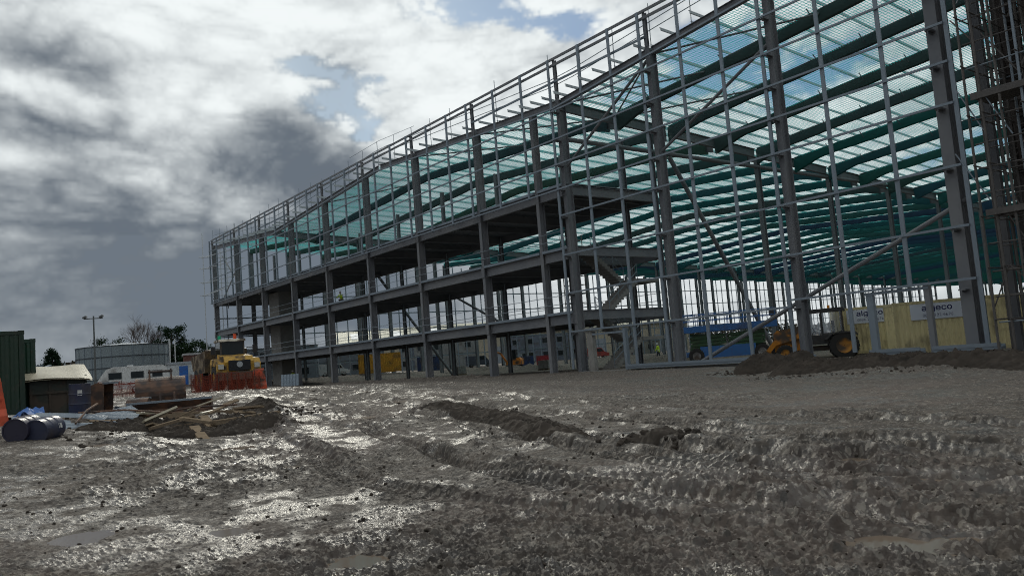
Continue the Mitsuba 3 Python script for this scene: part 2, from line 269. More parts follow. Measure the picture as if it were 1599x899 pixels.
def ground_h(x, y):
    shp = np.shape(x); x, y = np.ravel(np.asarray(x, float)), np.ravel(np.asarray(y, float))
    h = base_h(x, y); r = np.hypot(x - CAM[0], y - CAM[1])
    near = np.clip(1.15 - r / 130, .15, 1) * np.where(y > -1.5, .35, 1)
    rough = np.clip((f2(x * .22, y * .22, 3, 5) - .36) / .25, 0, 1)
    h = h + near * ((f2(x * .33, y * .33, 2, 1) - .5) * .10 + (f2(x * 1.6, y * 1.6, 3, 2) - .5) * (.02 + .04 * rough))
    trk = np.zeros_like(x)
    sel = (x > 0) & (x < 54) & (y < -10) & (r < 62)
    if sel.any():
        xs_, ys_ = x[sel], y[sel]; add = np.zeros(sel.sum()); mask = np.ones(sel.sum()); q = np.stack([xs_, ys_], -1)
        for i, pl in enumerate(TRACKS):
            dd, _ = cKDTree(pl).query(q, distance_upper_bound=2.3, workers=-1); k = np.isfinite(dd)
            if not k.any(): continue
            d, al, sg = seg_dist(xs_[k], ys_[k], pl); w = .27
            d = np.abs(d - .95 + .08 * np.sin(al * .9 + i))
            inside = np.clip((w - d) / .07, 0, 1); edge = np.exp(-((d - w - .07) / .09) ** 2)
            chev = np.clip(np.sin((al + d * .9) * 2 * np.pi / .17) * 2.2, -1, 1) * .5 + .5
            wob = n2(al * .8, 0 * al, 4 + i)
            add[k] += (inside * (-.078 + .046 * chev * (.4 + .6 * wob)) + edge * .044 * (.3 + wob)) * (.65 + .35 * f2(al * .23, 0 * al + i, 2, 71)); mask[k] *= 1 - .8 * inside
        for pl, hh, ww in RIDGES:
            k = (xs_ > min(p[0] for p in pl) - 2.5) & (xs_ < max(p[0] for p in pl) + 2.5) & (ys_ > min(p[1] for p in pl) - 2.5) & (ys_ < max(p[1] for p in pl) + 2.5)
            if not k.any(): continue
            d, al, sg = seg_dist(xs_[k], ys_[k], pl); e = np.exp(-(d / ww) ** 2)
            add[k] += hh * e * (.35 + 1.3 * f2(xs_[k] * 1.7, ys_[k] * 1.7, 3, 31)) + e * (f2(xs_[k] * 5, ys_[k] * 5, 3, 33) - .5) * .16
        h[sel] += add; trk[sel] = 1 - mask
    fine = (r < 75) & (x < 56) & (y < 8)
    if fine.any():
        a, b = x[fine], y[fine]
        lump = 1 - np.abs(2 * f2(a * 4.2, b * 4.2, 3, 8) - 1)
        rf = r[fine]; far = np.clip((rf - 9) / 12, 0, 1); k = 1 - .45 * trk[fine]
        sharp = np.abs(2 * f2(a * 18, b * 18, 2, 61) - 1) - .3; crumb = np.abs(2 * n2(a * 44, b * 44, 63) - 1) - .3; chunk = np.abs(2 * f2(a * 5.5, b * 5.5, 2, 67) - 1) - .3
        h[fine] += k * ((lump - .6) * .008 + (1 - far) * ((f2(a * 17, b * 17, 2, 9) - .5) * .024 + sharp * .040 + crumb * .022 * np.clip(2 - rf / 7, 0, 1)) + (.25 + .75 * far) * chunk * .050) * (.45 + .55 * rough[fine])
    for pl, hh, ww in HEAPS:
        k = (x > min(p[0] for p in pl) - 3) & (x < max(p[0] for p in pl) + 3) & (y > min(p[1] for p in pl) - 3) & (y < max(p[1] for p in pl) + 3)
        if k.any():
            d, al, sg = seg_dist(x[k], y[k], pl); e = np.exp(-(d / ww) ** 2)
            h[k] += hh * e * (.45 + 1.1 * f2(x[k] * .9, y[k] * .9, 3, 41)) + e * (f2(x[k] * 4, y[k] * 4, 4, 43) - .5) * .35
    h += clods(x, y) * (1 - .7 * trk) * np.clip(.45 + .8 * rough, 0, 1.15)
    for (px, py, pr), pz in zip(PUDDLES, PUDZ):
        m = np.hypot(x - px, y - py) < pr * 2.4
        if m.any():
            wob = .75 + .5 * f2(x[m] * 2.2 / pr ** .5, y[m] * 2.2 / pr ** .5, 3, 51)
            d = np.hypot(x[m] - px, (y[m] - py) * 1.3) / (pr * wob)
            k = np.clip(1.55 - d, 0, 1); k = k * k * (3 - 2 * k)
            h[m] = h[m] * (1 - k) + np.minimum(h[m], pz - .012 - .03 * (1 - d.clip(0, 1)) + (f2(x[m] * 6, y[m] * 6, 3, 53) - .5) * .035) * k
    return h.reshape(shp)

for px, py, pr in PUDDLES:
    t = np.linspace(0, 2 * np.pi, 40); PUDZ.append(float(np.percentile(ground_h(px + 1.5 * pr * np.cos(t), py + 1.2 * pr * np.sin(t)), 12)) - .004)
def build_ground():
    ang0 = math.degrees(math.atan2(.61632, -.78254))
    a = np.r_[np.linspace(-180, -43, 60, endpoint=False), np.linspace(-43, 43, 920, endpoint=False), np.linspace(43, 180, 61)] + ang0
    r = [1.2]
    while r[-1] < 900: r.append(r[-1] + (.06 * r[-1] if r[-1] < 3.6 else .00225 * r[-1] ** 1.1 if r[-1] < 62 else min(.00007 * r[-1] ** 2, .05 * r[-1])))
    r = np.array(r); A, Rr = np.meshgrid(np.radians(a[:-1]), r)
    x, y = CAM[0] + Rr * np.cos(A), CAM[1] + Rr * np.sin(A); z = ground_h(x, y)
    n, m = x.shape; i = np.arange(n * m).reshape(n, m); j = np.roll(i, -1, 1)
    f = np.vstack([np.stack([i[:-1], j[1:], j[:-1]], -1).reshape(-1, 3)[:, ::1], np.stack([i[:-1], i[1:], j[1:]], -1).reshape(-1, 3)])
    v = np.stack([x, y, z], -1).reshape(-1, 3)
    c = len(v); v = np.vstack([v, [[CAM[0], CAM[1], float(z[0].mean())]]]); f = np.vstack([f, np.stack([np.full(m, c), i[0], j[0]], -1)])
    return v, f
GV, GF = build_ground()
scene['ground'] = mikit.ply((GV, GF), 'mud', smooth=True); labels['ground'] = {'kind': 'structure'}
def gz(x, y): return float(ground_h(np.array([x]), np.array([y]))[0])
for (px, py, pr), pz in zip(PUDDLES, PUDZ):
    t = np.linspace(0, 2 * np.pi, 25)[:-1]; rr = pr * 1.45
    v = np.r_[[[px, py, pz]], np.stack([px + rr * np.cos(t), py + rr / 1.25 * np.sin(t), 0 * t + pz], -1)]
    f = [[0, k + 1, (k + 1) % 24 + 1] for k in range(24)]
    labels[part(None, 'puddle', (v, np.array(f)), 'water')] = {'kind': 'structure'}

# ------------------------------------------------------------------ the steel building (x along the front, y into it; z = 0 at the column feet)
COLX = [-60.2, -51.1, -42.03, -32.95, -23.86, -14.77, -5.68, 3.4, 13.11, 21.22, 29.14, 37.6]
XE = 10.2                     # the extra office column beside column 8
F1, F2, F3 = 3.84, 8.09, 12.3
TOP = 20.7
VX = (-37.5, 13.11)           # valley lines
RX, RZ = [-60.6, -37.5, -11.8, 13.11, 38.0], [20.0, 18.25, 19.65, 18.0, 19.75]
def drop(y): return np.interp(y, [-2, 0, 50, 98, 181, 230], [0, 0, 2.55, 4.1, 5.9, 6.6])
def roof(x, y): return np.interp(x, RX, RZ) - drop(y)
FY = 5.5
NF = 40
B = thing('steel_framed_building', 'huge unclad steel framed building with a three storey office strip and a wide hall', 'building')
PR, GA = 'primer', 'galvanised'
# columns of the front
for k, x in enumerate(COLX):
    ztop = float(roof(x, .3)) + (.12 if k in (0, 11) else 0)
    if k == 11: x -= .78
    part(B, 'column', MB().hsec((x + .02, .33 if k < 11 else .5, -.45), (x + .02, .33 if k < 11 else .5, ztop), .31 if k < 11 else .5, .62 if k < 11 else .95, .03, .018), PR)
    if k < 11:
        part(B, 'parapet_post', MB().hsec((x, .1, ztop), (x, .1, TOP - .05), .2, .2, .016, .012), PR)
        part(B, 'base_plate', MB().box(x - .26, x + .3, -.05, .7, -.42, -.1 if k < 8 else -.16), PR)
part(B, 'column', MB().hsec((XE, .33, -.45), (XE, .33, 17.75), .3, .5, .026, .016), PR)
# front roof beam, following the roof
xs = [-60.2] + [x for x in COLX[1:8]] + [13.11, 21.22, 29.14, 37.6]
xs = sorted(set(xs + [-37.5, -11.8]))
for a, b in zip(xs[:-1], xs[1:]):
    za, zb = roof(a, 0) - .26, roof(b, 0) - .26
    part(B, 'eave_beam', MB().hsec((a + .16, .3, za), (b - .16, .3, zb), .2, .46, .026, .016, wdir=(0, 1, 0)), PR)
# parapet rails: two heavy top rails and two lower ones, one length per bay
for a, b in zip(COLX[:-1], COLX[1:]):
    for z, h, y in ((TOP, .16, -.05), (TOP - .42, .16, -.05), (TOP - 1.55, .13, -.05), (TOP - 2.0, .13, -.05)):
        if z < float(max(roof(a, 0), roof(b, 0))) + .2: continue
        part(B, 'parapet_rail', MB().bar((a, y, z), (b, y, z), .09, h), GA if z < TOP - 1 else PR)
# cladding posts (two between columns, one beside each) and rails
POSTS = []
for k, (a, b) in enumerate(zip(COLX[:-1], COLX[1:])):
    POSTS += [(a - .22 if k else a, True), (a + (b - a) / 3, False), (a + 2 * (b - a) / 3, False)]
POSTS.append((37.55, True))
for x, main in POSTS:
    zlo = 11.8 if x < 12.5 else .12
    if abs(x - 12.89) < .1: zlo = .1
    if 13.5 < x < 16.5: zlo = 2.5
    if 34 < x < 35.5: zlo = 2.83
    part(B, 'cladding_post', MB().box(x - .09, x + .09, -.36, -.27, zlo, TOP - .05).box(x - .09, x - .07, -.27, -.15, zlo, TOP - .05), GA)
RAILS = [(2.5, 2), (5.0, 2), (7.5, 2), (10.1, 2), (11.86, 0), (13.5, 0), (15.2, 0), (17.1, 0)]
for z, scope in RAILS:
    for k, (a, b) in enumerate(zip(COLX[:-1], COLX[1:])):
        if scope == 2 and k < 8: continue
        zz = z + (.33 if z == 2.5 and k == 10 else 0)
        part(B, 'cladding_rail', MB().bar((a - .12, -.41, zz), (b - .13, -.41, zz), .08, .10), GA)
for k in (8, 9, 10, 11):
    for z, scope in RAILS: part(B, 'cleat', MB().box(COLX[k] - (.9 if k == 11 else .1), COLX[k] - (.62 if k == 11 else -.16), -.36, .03, z - .11, z - .05).box(COLX[k] - (.8 if k == 11 else 0), COLX[k] - (.76 if k == 11 else -.04), -.36, .03, z - .2, z - .05), PR)
# bolted end plates where the floor beams meet the columns
for x in COLX[:9]:
    for z in (F1, F2, F3):
        m = MB().box(x - .19, x + .21, -.035, .02, z - .84, z - .1)
        for dz in (.2, .4, .6):
            for dx in (-.13, .15): m.box(x + dx - .025, x + dx + .025, -.06, -.035, z - .1 - dz - .025, z - .1 - dz + .025)
        part(B, 'end_plate', m, PR)
# a closing rail just under the roof line
for a, b in zip(xs[:-1], xs[1:]):
    part(B, 'cladding_rail', MB().bar((a, -.41, roof(a, 0) - .75), (b, -.41, roof(b, 0) - .75), .10, .10), GA)
# base rails, plinth and door frame
for a, b in ((17.9, 27.3), (28.7, 29.9), (32.8, 35.0), (35.5, 38.1)):
    part(B, 'base_rail', MB().box(a, b, -.62, -.12, -.06, .05).box(a, b, -.66, -.58, .05, .20).box(a, b, -.2, -.12, .05, .14), GA)
part(B, 'ground_beam', MB().box(13.6, 38.2, -.3, .05, -.7, -.1), 'concrete')
part(B, 'door_post', MB().box(14.35, 14.85, -.3, .0, -.2, 2.35).box(14.2, 15.0, -.36, .05, 2.35, 2.62), 'concrete')
part(B, 'door_post', MB().box(17.55, 17.75, -.36, -.1, -.1, 2.4), GA)
part(B, 'door_head', MB().box(14.9, 17.6, -.34, -.12, 2.12, 2.24), GA)
part(B, 'door_post', MB().box(32.75, 33.05, -.3, -.06, -.1, 2.7), GA)
part(B, 'door_post', MB().box(35.3, 35.52, -.3, -.06, -.1, 2.85), PR)
part(B, 'door_head', MB().box(32.7, 35.5, -.32, -.06, 2.62, 2.74), GA)
# braces of the front
part(B, 'brace', MB().tube([(28.9, .3, 15.9), (21.4, .3, 12.3)], .09, 8), PR)
part(B, 'brace', MB().tube([(21.1, .3, 18.0), (13.3, .3, 13.4)], .09, 8), PR)
part(B, 'brace', MB().tube([(37.3, .42, 6.2), (22.2, .42, -.1)], .105, 10), PR)
# tube along the valley line and the diagonal below it
part(B, 'valley_tube', MB().tube([(13.11, .7, 15.3), (13.11, 58.4, 15.36)], .16, 12), PR)
part(B, 'brace', MB().tube([(13.11, 10.9, 15.1), (13.11, 21.6, .1)], .17, 12), PR)
part(B, 'brace', MB().tube([(-24.0, 6.1, 10.96), (-24.0, 14.8, -.3)], .15, 10), PR)
part(B, 'brace', MB().tube([(-14.8, 9.2, 7.9), (-6.0, 9.2, 4.0)], .12, 8), PR)
# floors: edge beams per bay, slabs, cross beams, rear beams
OX = COLX[:8] + [XE, 13.11]
for z in (F1, F2, F3):
    for i, (a, b) in enumerate(zip(OX[:-1], OX[1:])):
        part(B, 'floor_beam', MB().hsec((a + .17, .24, z - .47), (b - .15, .24, z - .47), .22, .66, .026, .016, wdir=(0, 1, 0)), PR)
        part(B, 'slab_edge', MB().box(a + .17, b - .15, -.02, .1, z - .14, z + .03), GA)
        part(B, 'rear_beam', MB().hsec((a + .15, 8.9, z - .45), (b - .15, 8.9, z - .45), .22, .6, .026, .016, wdir=(0, 1, 0)), PR)
    for i, x in enumerate(OX):
        if x == 13.11 and z < F3: continue
        part(B, 'cross_beam', MB().hsec((x, .66, z - .46), (x, 8.7, z - .46), .2, .62, .026, .016), PR)
    for i, (a, b) in enumerate(zip(OX[:-1], OX[1:])):
        if a == XE and z < F3: continue
        part(B, 'joist', MB().hsec(((a + b) / 2, .36, z - .38), ((a + b) / 2, 8.78, z - .38), .17, .45, .02, .012), PR)
    # ribbed steel deck: trapezoid ribs running along the front
    ys = np.arange(.1, 9.05, .15); P = []
    prof = []
    for j, y in enumerate(ys): prof += [(y, z - .14 + (.06 if j % 2 else 0)), (y + .1, z - .14 + (.06 if j % 2 else 0))]
    prof = np.array(prof); xr = 13.2 if z == F3 else XE + .1
    m = MB(); m.grid([[(x, y, zz) for y, zz in prof] for x in (-60.2, xr)]); m.box(-60.2, xr, .1, 9.1, z - .06, z)
    if z < F3: m.box(xr + .01, 13.0, .1, 2.28, z - .14, z)          # the stair well stays open
    part(B, 'floor_deck', m, 'deck')
# edge protection wires with short posts on each open floor
for z in (F1, F2):
    m = MB()
    for h in (.55, 1.1): m.tube([(-60, -.02, z + h), (13, -.02, z + h)], .022, 5)
    part(B, 'edge_wire', m, GA)
    m = MB()
    for h in (.55, 1.1): m.tube([(-60, 8.95, z + h), (13, 8.95, z + h)], .022, 5)
    part(B, 'edge_wire', m, GA)
# rear row of the office and rows under the valleys
for x in OX:
    part(B, 'rear_column', MB().hsec((x, 8.9, -.5), (x, 8.9, float(roof(x, 8.9)) - .7), .28, .32, .024, .014), PR)
for vx in VX:
    for y in np.arange(22, 221, 11.0) if vx > 0 else np.arange(11, 221, 11.0):
        part(B, 'valley_column', MB().hsec((vx, y, -.8), (vx, y, float(roof(vx, y)) - .75), .32, .42, .026, .016), PR)
    yy = np.arange(0, 221, 11.0)
    for a, b in zip(yy[:-1], yy[1:]):
        part(B, 'valley_beam', MB().hsec((vx, a + .2, float(roof(vx, a)) - .42), (vx, b - .2, float(roof(vx, b)) - .42), .26, .72, .03, .018), PR)
# far side wall at x = -60: columns, rails and mullions
for i in range(1, NF + 1):
    y = i * FY
    part(B, 'side_wall_column', MB().hsec((-60.2, y, -.6), (-60.2, y, float(roof(-60.2, y)) - .4), .5, .42, .026, .016, wdir=(0, 1, 0)), PR)
for z in (2.5, 5.0, 7.2, 9.8, 12.6):
    part(B, 'side_wall_rail', MB().bar((-60.5, 0, z), (-60.5, 220, z), .12, .16), GA)
for i in range(NF):
    for f in (1 / 3, 2 / 3):
        y = (i + f) * FY
        part(B, 'side_wall_post', MB().box(-60.6, -60.45, y - .06, y + .06, -.4, float(roof(-60.2, y)) - .6), GA)
for x, y in ((37.9, 1.7), (37.75, 11), (37.75, 22)):
    part(B, 'side_column', MB().hsec((x, y, -.6), (x, y, float(roof(37.6, y)) - .3), .3, .42, .026, .016, wdir=(0, 1, 0)), PR)
# rafters, deeper next to the valleys
def rafter_profile(x0, x1, y):
    pts = sorted({x0, x1, *[x for x in RX if x0 < x < x1], *[v + o for v in VX for o in (-2.6, 2.6) if x0 < v + o < x1]})
    top = [(x, float(roof(x, y)) - .02) for x in pts]
    dep = [1.12 if min(abs(x - v) for v in VX) < .5 else .56 for x in pts]
    return top, dep
SPANS = [(-60.1, -37.66), (-37.34, 12.95), (13.27, 37.5)]
for i in range(1, NF + 1):
    y = i * FY
    for a, b in SPANS:
        top, dep = rafter_profile(a, b, y)
        m = MB()
        for (p, dp), (q, dq) in zip(zip(top[:-1], dep[:-1]), zip(top[1:], dep[1:])):
            for w, t0, t1 in ((.22, 0, .03), (.016, .03, None), (.22, None, 0)):
                u0, v0 = (p[1] - t0, q[1] - t0) if t0 is not None else (p[1] - dp + .03, q[1] - dq + .03)
                u1, v1 = (p[1] - t1, q[1] - t1) if t1 not in (None, 0) else ((p[1] - dp + .03, q[1] - dq + .03) if t1 is None else (p[1] - dp, q[1] - dq))
                m.add([(X, y + s * w / 2, Z) for X, Z in ((p[0], u0), (p[0], u1), (q[0], v0), (q[0], v1)) for s in (-1, 1)], BOXF)
        part(B, 'rafter', m, PR)
# purlins: one continuous line each, Z section, ends standing out over the front
OUT = np.array([.6, 1.8, 3.0, 4.3, 5.8, 7.8, 9.9, 12.0, 14.1, 16.2, 18.3, 20.4, 22.5, 24.2])
pxs = np.r_[-37.5 - OUT[:-3], -37.5 + OUT, 13.11 - OUT, 13.11 + OUT]
yy = np.r_[-.75, np.arange(5.5, 221, 11.0)]
for x in pxs:
    P = np.array([[(x + dx, y, float(roof(x, y)) + .0 + dz) for y in yy] for dx, dz in ((.06, .035), (.06, 0), (0, 0), (0, .2), (-.06, .2), (-.06, .165))])
    part(B, 'purlin', MB().grid(P), 'zinc')
# short stays from purlins to the rafters, two of them per rafter in the near frames
for i in range(1, 7):
    y = i * FY; m = MB()
    for x in (16.7, 19.7, 22.7, 25.7, 28.7, 31.7, 34.7): m.bar((x, y - .75, float(roof(x, y)) + .02), (x, y - .08, float(roof(x, y)) - .5), .05, .05)
    part(B, 'purlin_stay', m, GA, kind='stuff')
# wind bracing in the roof plane near the front
for (xa, ya), (xb, yb) in (((13.3, .4), (21.2, 5.3)), ((21.2, .4), (13.3, 5.3)), ((21.2, .4), (29.1, 5.3)), ((3.4, .4), (13, 5.3)), ((-5.7, .4), (3.4, 5.3)), ((13.3, 5.7), (21.2, 10.8)), ((-23.9, .4), (-14.8, 5.3)), ((-42, .4), (-33, 5.3))):
    part(B, 'brace', MB().tube([(xa, ya, float(roof(xa, ya)) - .35), (xb, yb, float(roof(xb, yb)) - .35)], .06, 6), PR)
# lift core of blockwork in the office strip
part(B, 'lift_core', MB().box(-46.6, -43.4, 2.6, 4.4, -.4, F3 - .7), 'concrete')
# precast stairs behind the front, in the first bay of the hall
def flight(x0, x1, ya, za, yb, zb, n):
    m = MB()
    for i in range(n):
        t0, t1 = i / n, (i + 1) / n; y0, y1 = ya + (yb - ya) * t0, ya + (yb - ya) * t1
        zt = max(za + (zb - za) * t0, za + (zb - za) * t1); zb_ = min(za + (zb - za) * t0, za + (zb - za) * t1)
        m.box(x0, x1, min(y0, y1), max(y0, y1), zb_ - .22, zt)
    return m
for z0, z1 in ((-.1, F1), (F1, F2)):
    zm = (z0 + z1) / 2
    part(B, 'stair_flight', flight(11.8, 12.9, 3.4, z0, 6.4, zm, 12), 'concrete')
    part(B, 'stair_flight', flight(10.5, 11.6, 6.4, zm, 3.4, z1, 12), 'concrete')
    part(B, 'stair_landing', MB().box(10.4, 12.95, 6.4, 8.6, zm - .24, zm), 'concrete')
    if z1 < F3: part(B, 'stair_landing', MB().box(10.4, 12.9, 2.3, 3.4, z1 - .26, z1 - .01), 'concrete')
    m = MB()
    for x, ya, za, yb, zb in ((12.94, 3.4, z0, 6.4, zm), (11.64, 6.4, zm, 3.4, z1)):
        for h in (.5, 1.0): m.tube([(x, ya, za + h), (x, yb, zb + h)], .025, 5)
        for t in (0, .33, .66, 1): m.tube([(x, ya + (yb - ya) * t, za + (zb - za) * t), (x, ya + (yb - ya) * t, za + (zb - za) * t + 1.05)], .025, 5)
    part(B, 'stair_rail', m, GA)
for z in (F1, F2):
    part(B, 'floor_beam', MB().hsec((13.11, .66, z - .3), (13.11, 8.7, z - .3), .24, .64, .026, .016), PR)

# ------------------------------------------------------------------ safety nets gathered along the rafters, one to each rafter line
ORD = 'first second third fourth fifth sixth seventh eighth ninth tenth eleventh twelfth thirteenth fourteenth fifteenth sixteenth seventeenth eighteenth nineteenth twentieth'.split()
def ordinal(i):
    if i <= 20: return ORD[i - 1]
    tens = {2: 'twent', 3: 'thirt', 4: 'fort'}[i // 10]
    return tens + 'ieth' if i % 10 == 0 else tens + 'y-' + ORD[i % 10 - 1]
NETC = {'dark green': (.125, .20, .20), 'green': (.070, .255, .245), 'blue': (.085, .15, .26), 'teal': (.085, .23, .25)}
for i in range(1, NF + 1):
    y = i * FY
    cname = 'dark green' if i < 5 else 'blue' if i in (12, 17, 18, 26) else 'dark green' if i in (8, 21) else 'teal' if i in (6, 9, 11, 15, 22, 26, 31, 36) else 'green'
    k = thing('safety_net', f'{cname} safety net gathered along the {ordinal(i)} roof rafter behind the front', 'safety net', 'safety nets tied along the roof rafters')
    for j, (a, b) in enumerate(SPANS):
        c = np.array(NETC[cname]) * rng.uniform(.88, 1.12, 3)
        X = np.arange(a, b + .01, .7); t = np.array([float(roof(x, y)) for x in X])
        top, dep = rafter_profile(a, b, y); D = np.interp(X, [p[0] for p in top], dep)
        sag = .06 + .10 * f2(X * .45, 0 * X + i * 3.3, 2, 5) + .05 * f2(X * 2.1, 0 * X + i, 2, 7) + (.02 if i < 3 else .05)
        rows = []
        for s, zz in ((-1, .12), (-1, .5), (-1, 1.0), (0, 1.04), (1, 1.0), (1, .5), (1, .12)):
            off = .15 + .04 * f2(X * 1.3, 0 * X + i + s * 9 + zz * 5, 2, 9)
            rows.append(np.stack([X, y + s * off, t - zz * (D + sag)], -1))
        part(k, 'net_length', MB().grid(rows), 'net', c, smooth=True)

# fine teal net spread below the purlins over the whole hall: its strands, as narrow ribbons
m = MB()
ny = np.r_[.3, np.arange(5.5, 221, 11.0)]; nx = [-60, -49, -37.5, -25, -11.8, 0, 13.11, 25, 37.4]
def strand(P, w, ax):
    P = np.asarray(P); o = np.zeros(3); o[ax] = w / 2; m.grid([P - o, P + o])
for x in np.arange(-59.9, 37.4, .17): strand([(x + .06 * math.sin(y * .7 + x * 2.3), y, float(zz) - .08 - .07 * math.sin(y * 1.1 + x)) for y, zz in zip(ny, roof(x, ny))], .044, 0)
for y in np.arange(.4, 219, .34): strand([(x, y + .10 * math.sin(x * .5 + y * 1.9), float(zz) - .09 - .07 * math.sin(y * 1.1 + x)) for x, zz in zip(nx, roof(np.array(nx), y))], .055, 1)
single('spread_net', 'fine teal safety net spread below the purlins across the whole roof', 'safety net', m, 'net', (.06, .58, .56))

# ------------------------------------------------------------------ scaffold along the roof edge
G = thing('edge_guardrail', 'thin scaffold tube guardrail standing along the top of the front', 'guardrail')
for x in np.arange(-60.5, 36, 3.03):
    z = float(roof(x, 0)); lean = rng.normal(0, .05)
    part(G, 'standard', MB().tube([(x, .35, z - .1), (x + lean, .35, max(z + 2.3, TOP + rng.uniform(.2, 1.0)))], .026, 6).tube([(x, .3, z + .12), (x + .1, 1.4, z + .2)], .024, 6), GA)
for h in (1.05, 1.55):
    for a, b in zip(np.arange(-60.5, 34, 9.09), np.arange(-51.4, 40, 9.09)):
        part(G, 'guard_tube', MB().tube([(x, .4, float(roof(x, 0)) + h) for x in np.linspace(a, min(b, 37), 5)], .026, 6), GA)
m = MB().tube([(-18, .5, 21.9), (-12, .5, 22.0), (-5.7, .5, 21.6)], .02, 5)
part(G, 'guard_tube', m, GA)

# scaffold tower at the right end, dark with rust
S = thing('scaffold_tower', 'tall dark brown scaffold tower wrapped round the near corner of the building', 'scaffold')
sx, sy = np.r_[38.3, 38.85, 39.5, 40.2, 41.0, 42.5, 44.0, 45.5], (-1.3, .1, 1.5, 3.0)
for x in sx:
    for y in sy:
        part(S, 'standard', MB().tube([(x + rng.normal(0, .03), y, -.5), (x + rng.normal(0, .05), y + rng.normal(0, .04), 24)], .05, 6), 'sooty' if rng.random() < .7 else GA)
for i, z in enumerate(np.arange(1.0, 23.5, 1.0)):
    for y in sy:
        part(S, 'ledger', MB().tube([(38.4, y + .05, z + rng.normal(0, .03)), (47.2, y + .05, z + rng.normal(0, .06))], .03, 5), 'sooty' if rng.random() < .75 else GA)
    if i % 2 == 0:
        m = MB()
        for x in sx: m.tube([(x + .06, -1.6, z + .1), (x + .06, 3.3, z + .1)], .03, 5)
        part(S, 'transom_row', m, 'sooty', kind='stuff')
for z in (5.0, 9.6, 14.2, 18.8):
    for j in range(5):
        part(S, 'board', MB().box(38.6, 47.0, -1.25 + j * .27, -1.02 + j * .27, z + .12, z + .17), 'sooty')
    part(S, 'toe_board', MB().box(38.5, 47.1, -1.42, -1.37, z + .1, z + .34), 'sooty')
    part(S, 'beam', MB().hsec((38.5, 3.2, z - .2), (47.2, 3.2, z - .2), .25, .5, .03, .02, wdir=(0, 1, 0)), 'sooty')
for x in (40.8, 43.6, 46.0):
    part(S, 'brace', MB().tube([(x - 1.4, -1.35, 1.0), (x + 1.4, -1.35, 22)], .03, 5), 'sooty')
for (z0, x0) in ((.2, 39.6), (5.1, 42.6), (9.7, 39.6), (14.3, 42.6)):
    m = MB()
    for t in np.linspace(0, 1, 15): m.box(x0 + t * 2.6 - .14, x0 + t * 2.6 + .14, .3, 1.2, z0 + t * 4.5, z0 + t * 4.5 + .05)
    for y in (.28, 1.22): m.bar((x0, y, z0 - .05), (x0 + 2.6, y, z0 + 4.5), .05, .22)
    part(S, 'stair_flight', m, 'sooty')
for x, y0, w in ((38.3, 3.3, .75), (39.25, 3.35, .5), (39.95, 3.3, .9), (41.1, 3.3, 2.0), (43.4, 3.3, 2.0), (38.75, 1.55, .28), (39.6, 1.6, .35), (40.6, 1.5, .5)):
    m = MB()
    P = [[(x + u * w, y0 + .08 * math.sin(z * 1.7 + u * 4), z) for z in np.arange(.5, 23.6, .55)] for u in (0, .25, .5, .75, 1)]
    part(S, 'debris_sheet', m.grid(P), 'plain', np.array((.060, .048, .043)) * rng.uniform(.7, 1.2), smooth=True)
for i in range(60):
    x, z, y = rng.uniform(38.2, 41.5), rng.uniform(.5, 20), rng.choice([-1.3, .1, 1.5])
    part(S, 'brace', MB().tube([(x, y + .08, z), (x + rng.choice([-1, 1]) * rng.uniform(.4, 1.2), y + .08, z + rng.uniform(1.2, 2.2))], .028, 5), 'sooty' if rng.random() < .7 else GA)
part(S, 'tower_column', MB().hsec((38.55, 2.4, -.5), (38.55, 2.4, 21), .32, .5, .03, .02), 'sooty')
part(S, 'tower_column', MB().hsec((40.1, 2.6, -.5), (40.1, 2.6, 21), .32, .5, .03, .02), 'sooty')

# scaffold frames at the far end of the front
K = thing('end_scaffold', 'light grey scaffold frames standing round the far end corner', 'scaffold')
for x, y in ((-61.6, -.8), (-61.6, 1.6), (-58.5, 1.4), (-54.5, 1.4), (-53.2, .9)):
    part(K, 'standard', MB().tube([(x, y, 11.0 if x > -61 else 0), (x, y, TOP + 1.3)], .06, 6), 'plain', (.55, .58, .60))
for z in (13.2, 15.0, 17.0, 18.6):
    part(K, 'ledger', MB().tube([(-62.4, -.8, z), (-52.8, -.8 if z < 14 else 1.2, z)], .055, 6), 'plain', (.55, .58, .60))
    part(K, 'ledger', MB().tube([(-61.6, -1.4, z), (-61.6, 5, z)], .055, 6), 'plain', (.55, .58, .60))
part(K, 'brace', MB().tube([(-58.9, 1.0, 18.4), (-54.6, 1.0, 15.2)], .09, 6), 'plain', (.28, .27, .27))
part(K, 'brace', MB().tube([(-58.9, 1.0, 12.6), (-52.6, 1.0, 16.2)], .09, 6), 'plain', (.28, .27, .27))

# lattice of scaffold inside the hall, seen through the office floors
L = thing('lattice_scaffold', 'slender lattice scaffold tower standing inside the hall behind the office floors', 'scaffold')
ox, oy = -11.0, 21.0
for dx in (0, 1.6):
    for dy in (0, 1.6):
        part(L, 'standard', MB().tube([(ox + dx, oy + dy, -.5), (ox + dx, oy + dy, 13.5)], .05, 6), 'plain', (.16, .15, .14))
for z in np.arange(.6, 13.4, .95):
    m = MB()
    for a, b in (((0, 0), (1.6, 0)), ((1.6, 0), (1.6, 1.6)), ((1.6, 1.6), (0, 1.6)), ((0, 1.6), (0, 0))): m.tube([(ox + a[0], oy + a[1], z), (ox + b[0], oy + b[1], z)], .035, 5)
    m.tube([(ox, oy, z), (ox + 1.6, oy, z + .95)], .03, 5)
    part(L, 'lift_frame', m, 'plain', (.16, .15, .14))

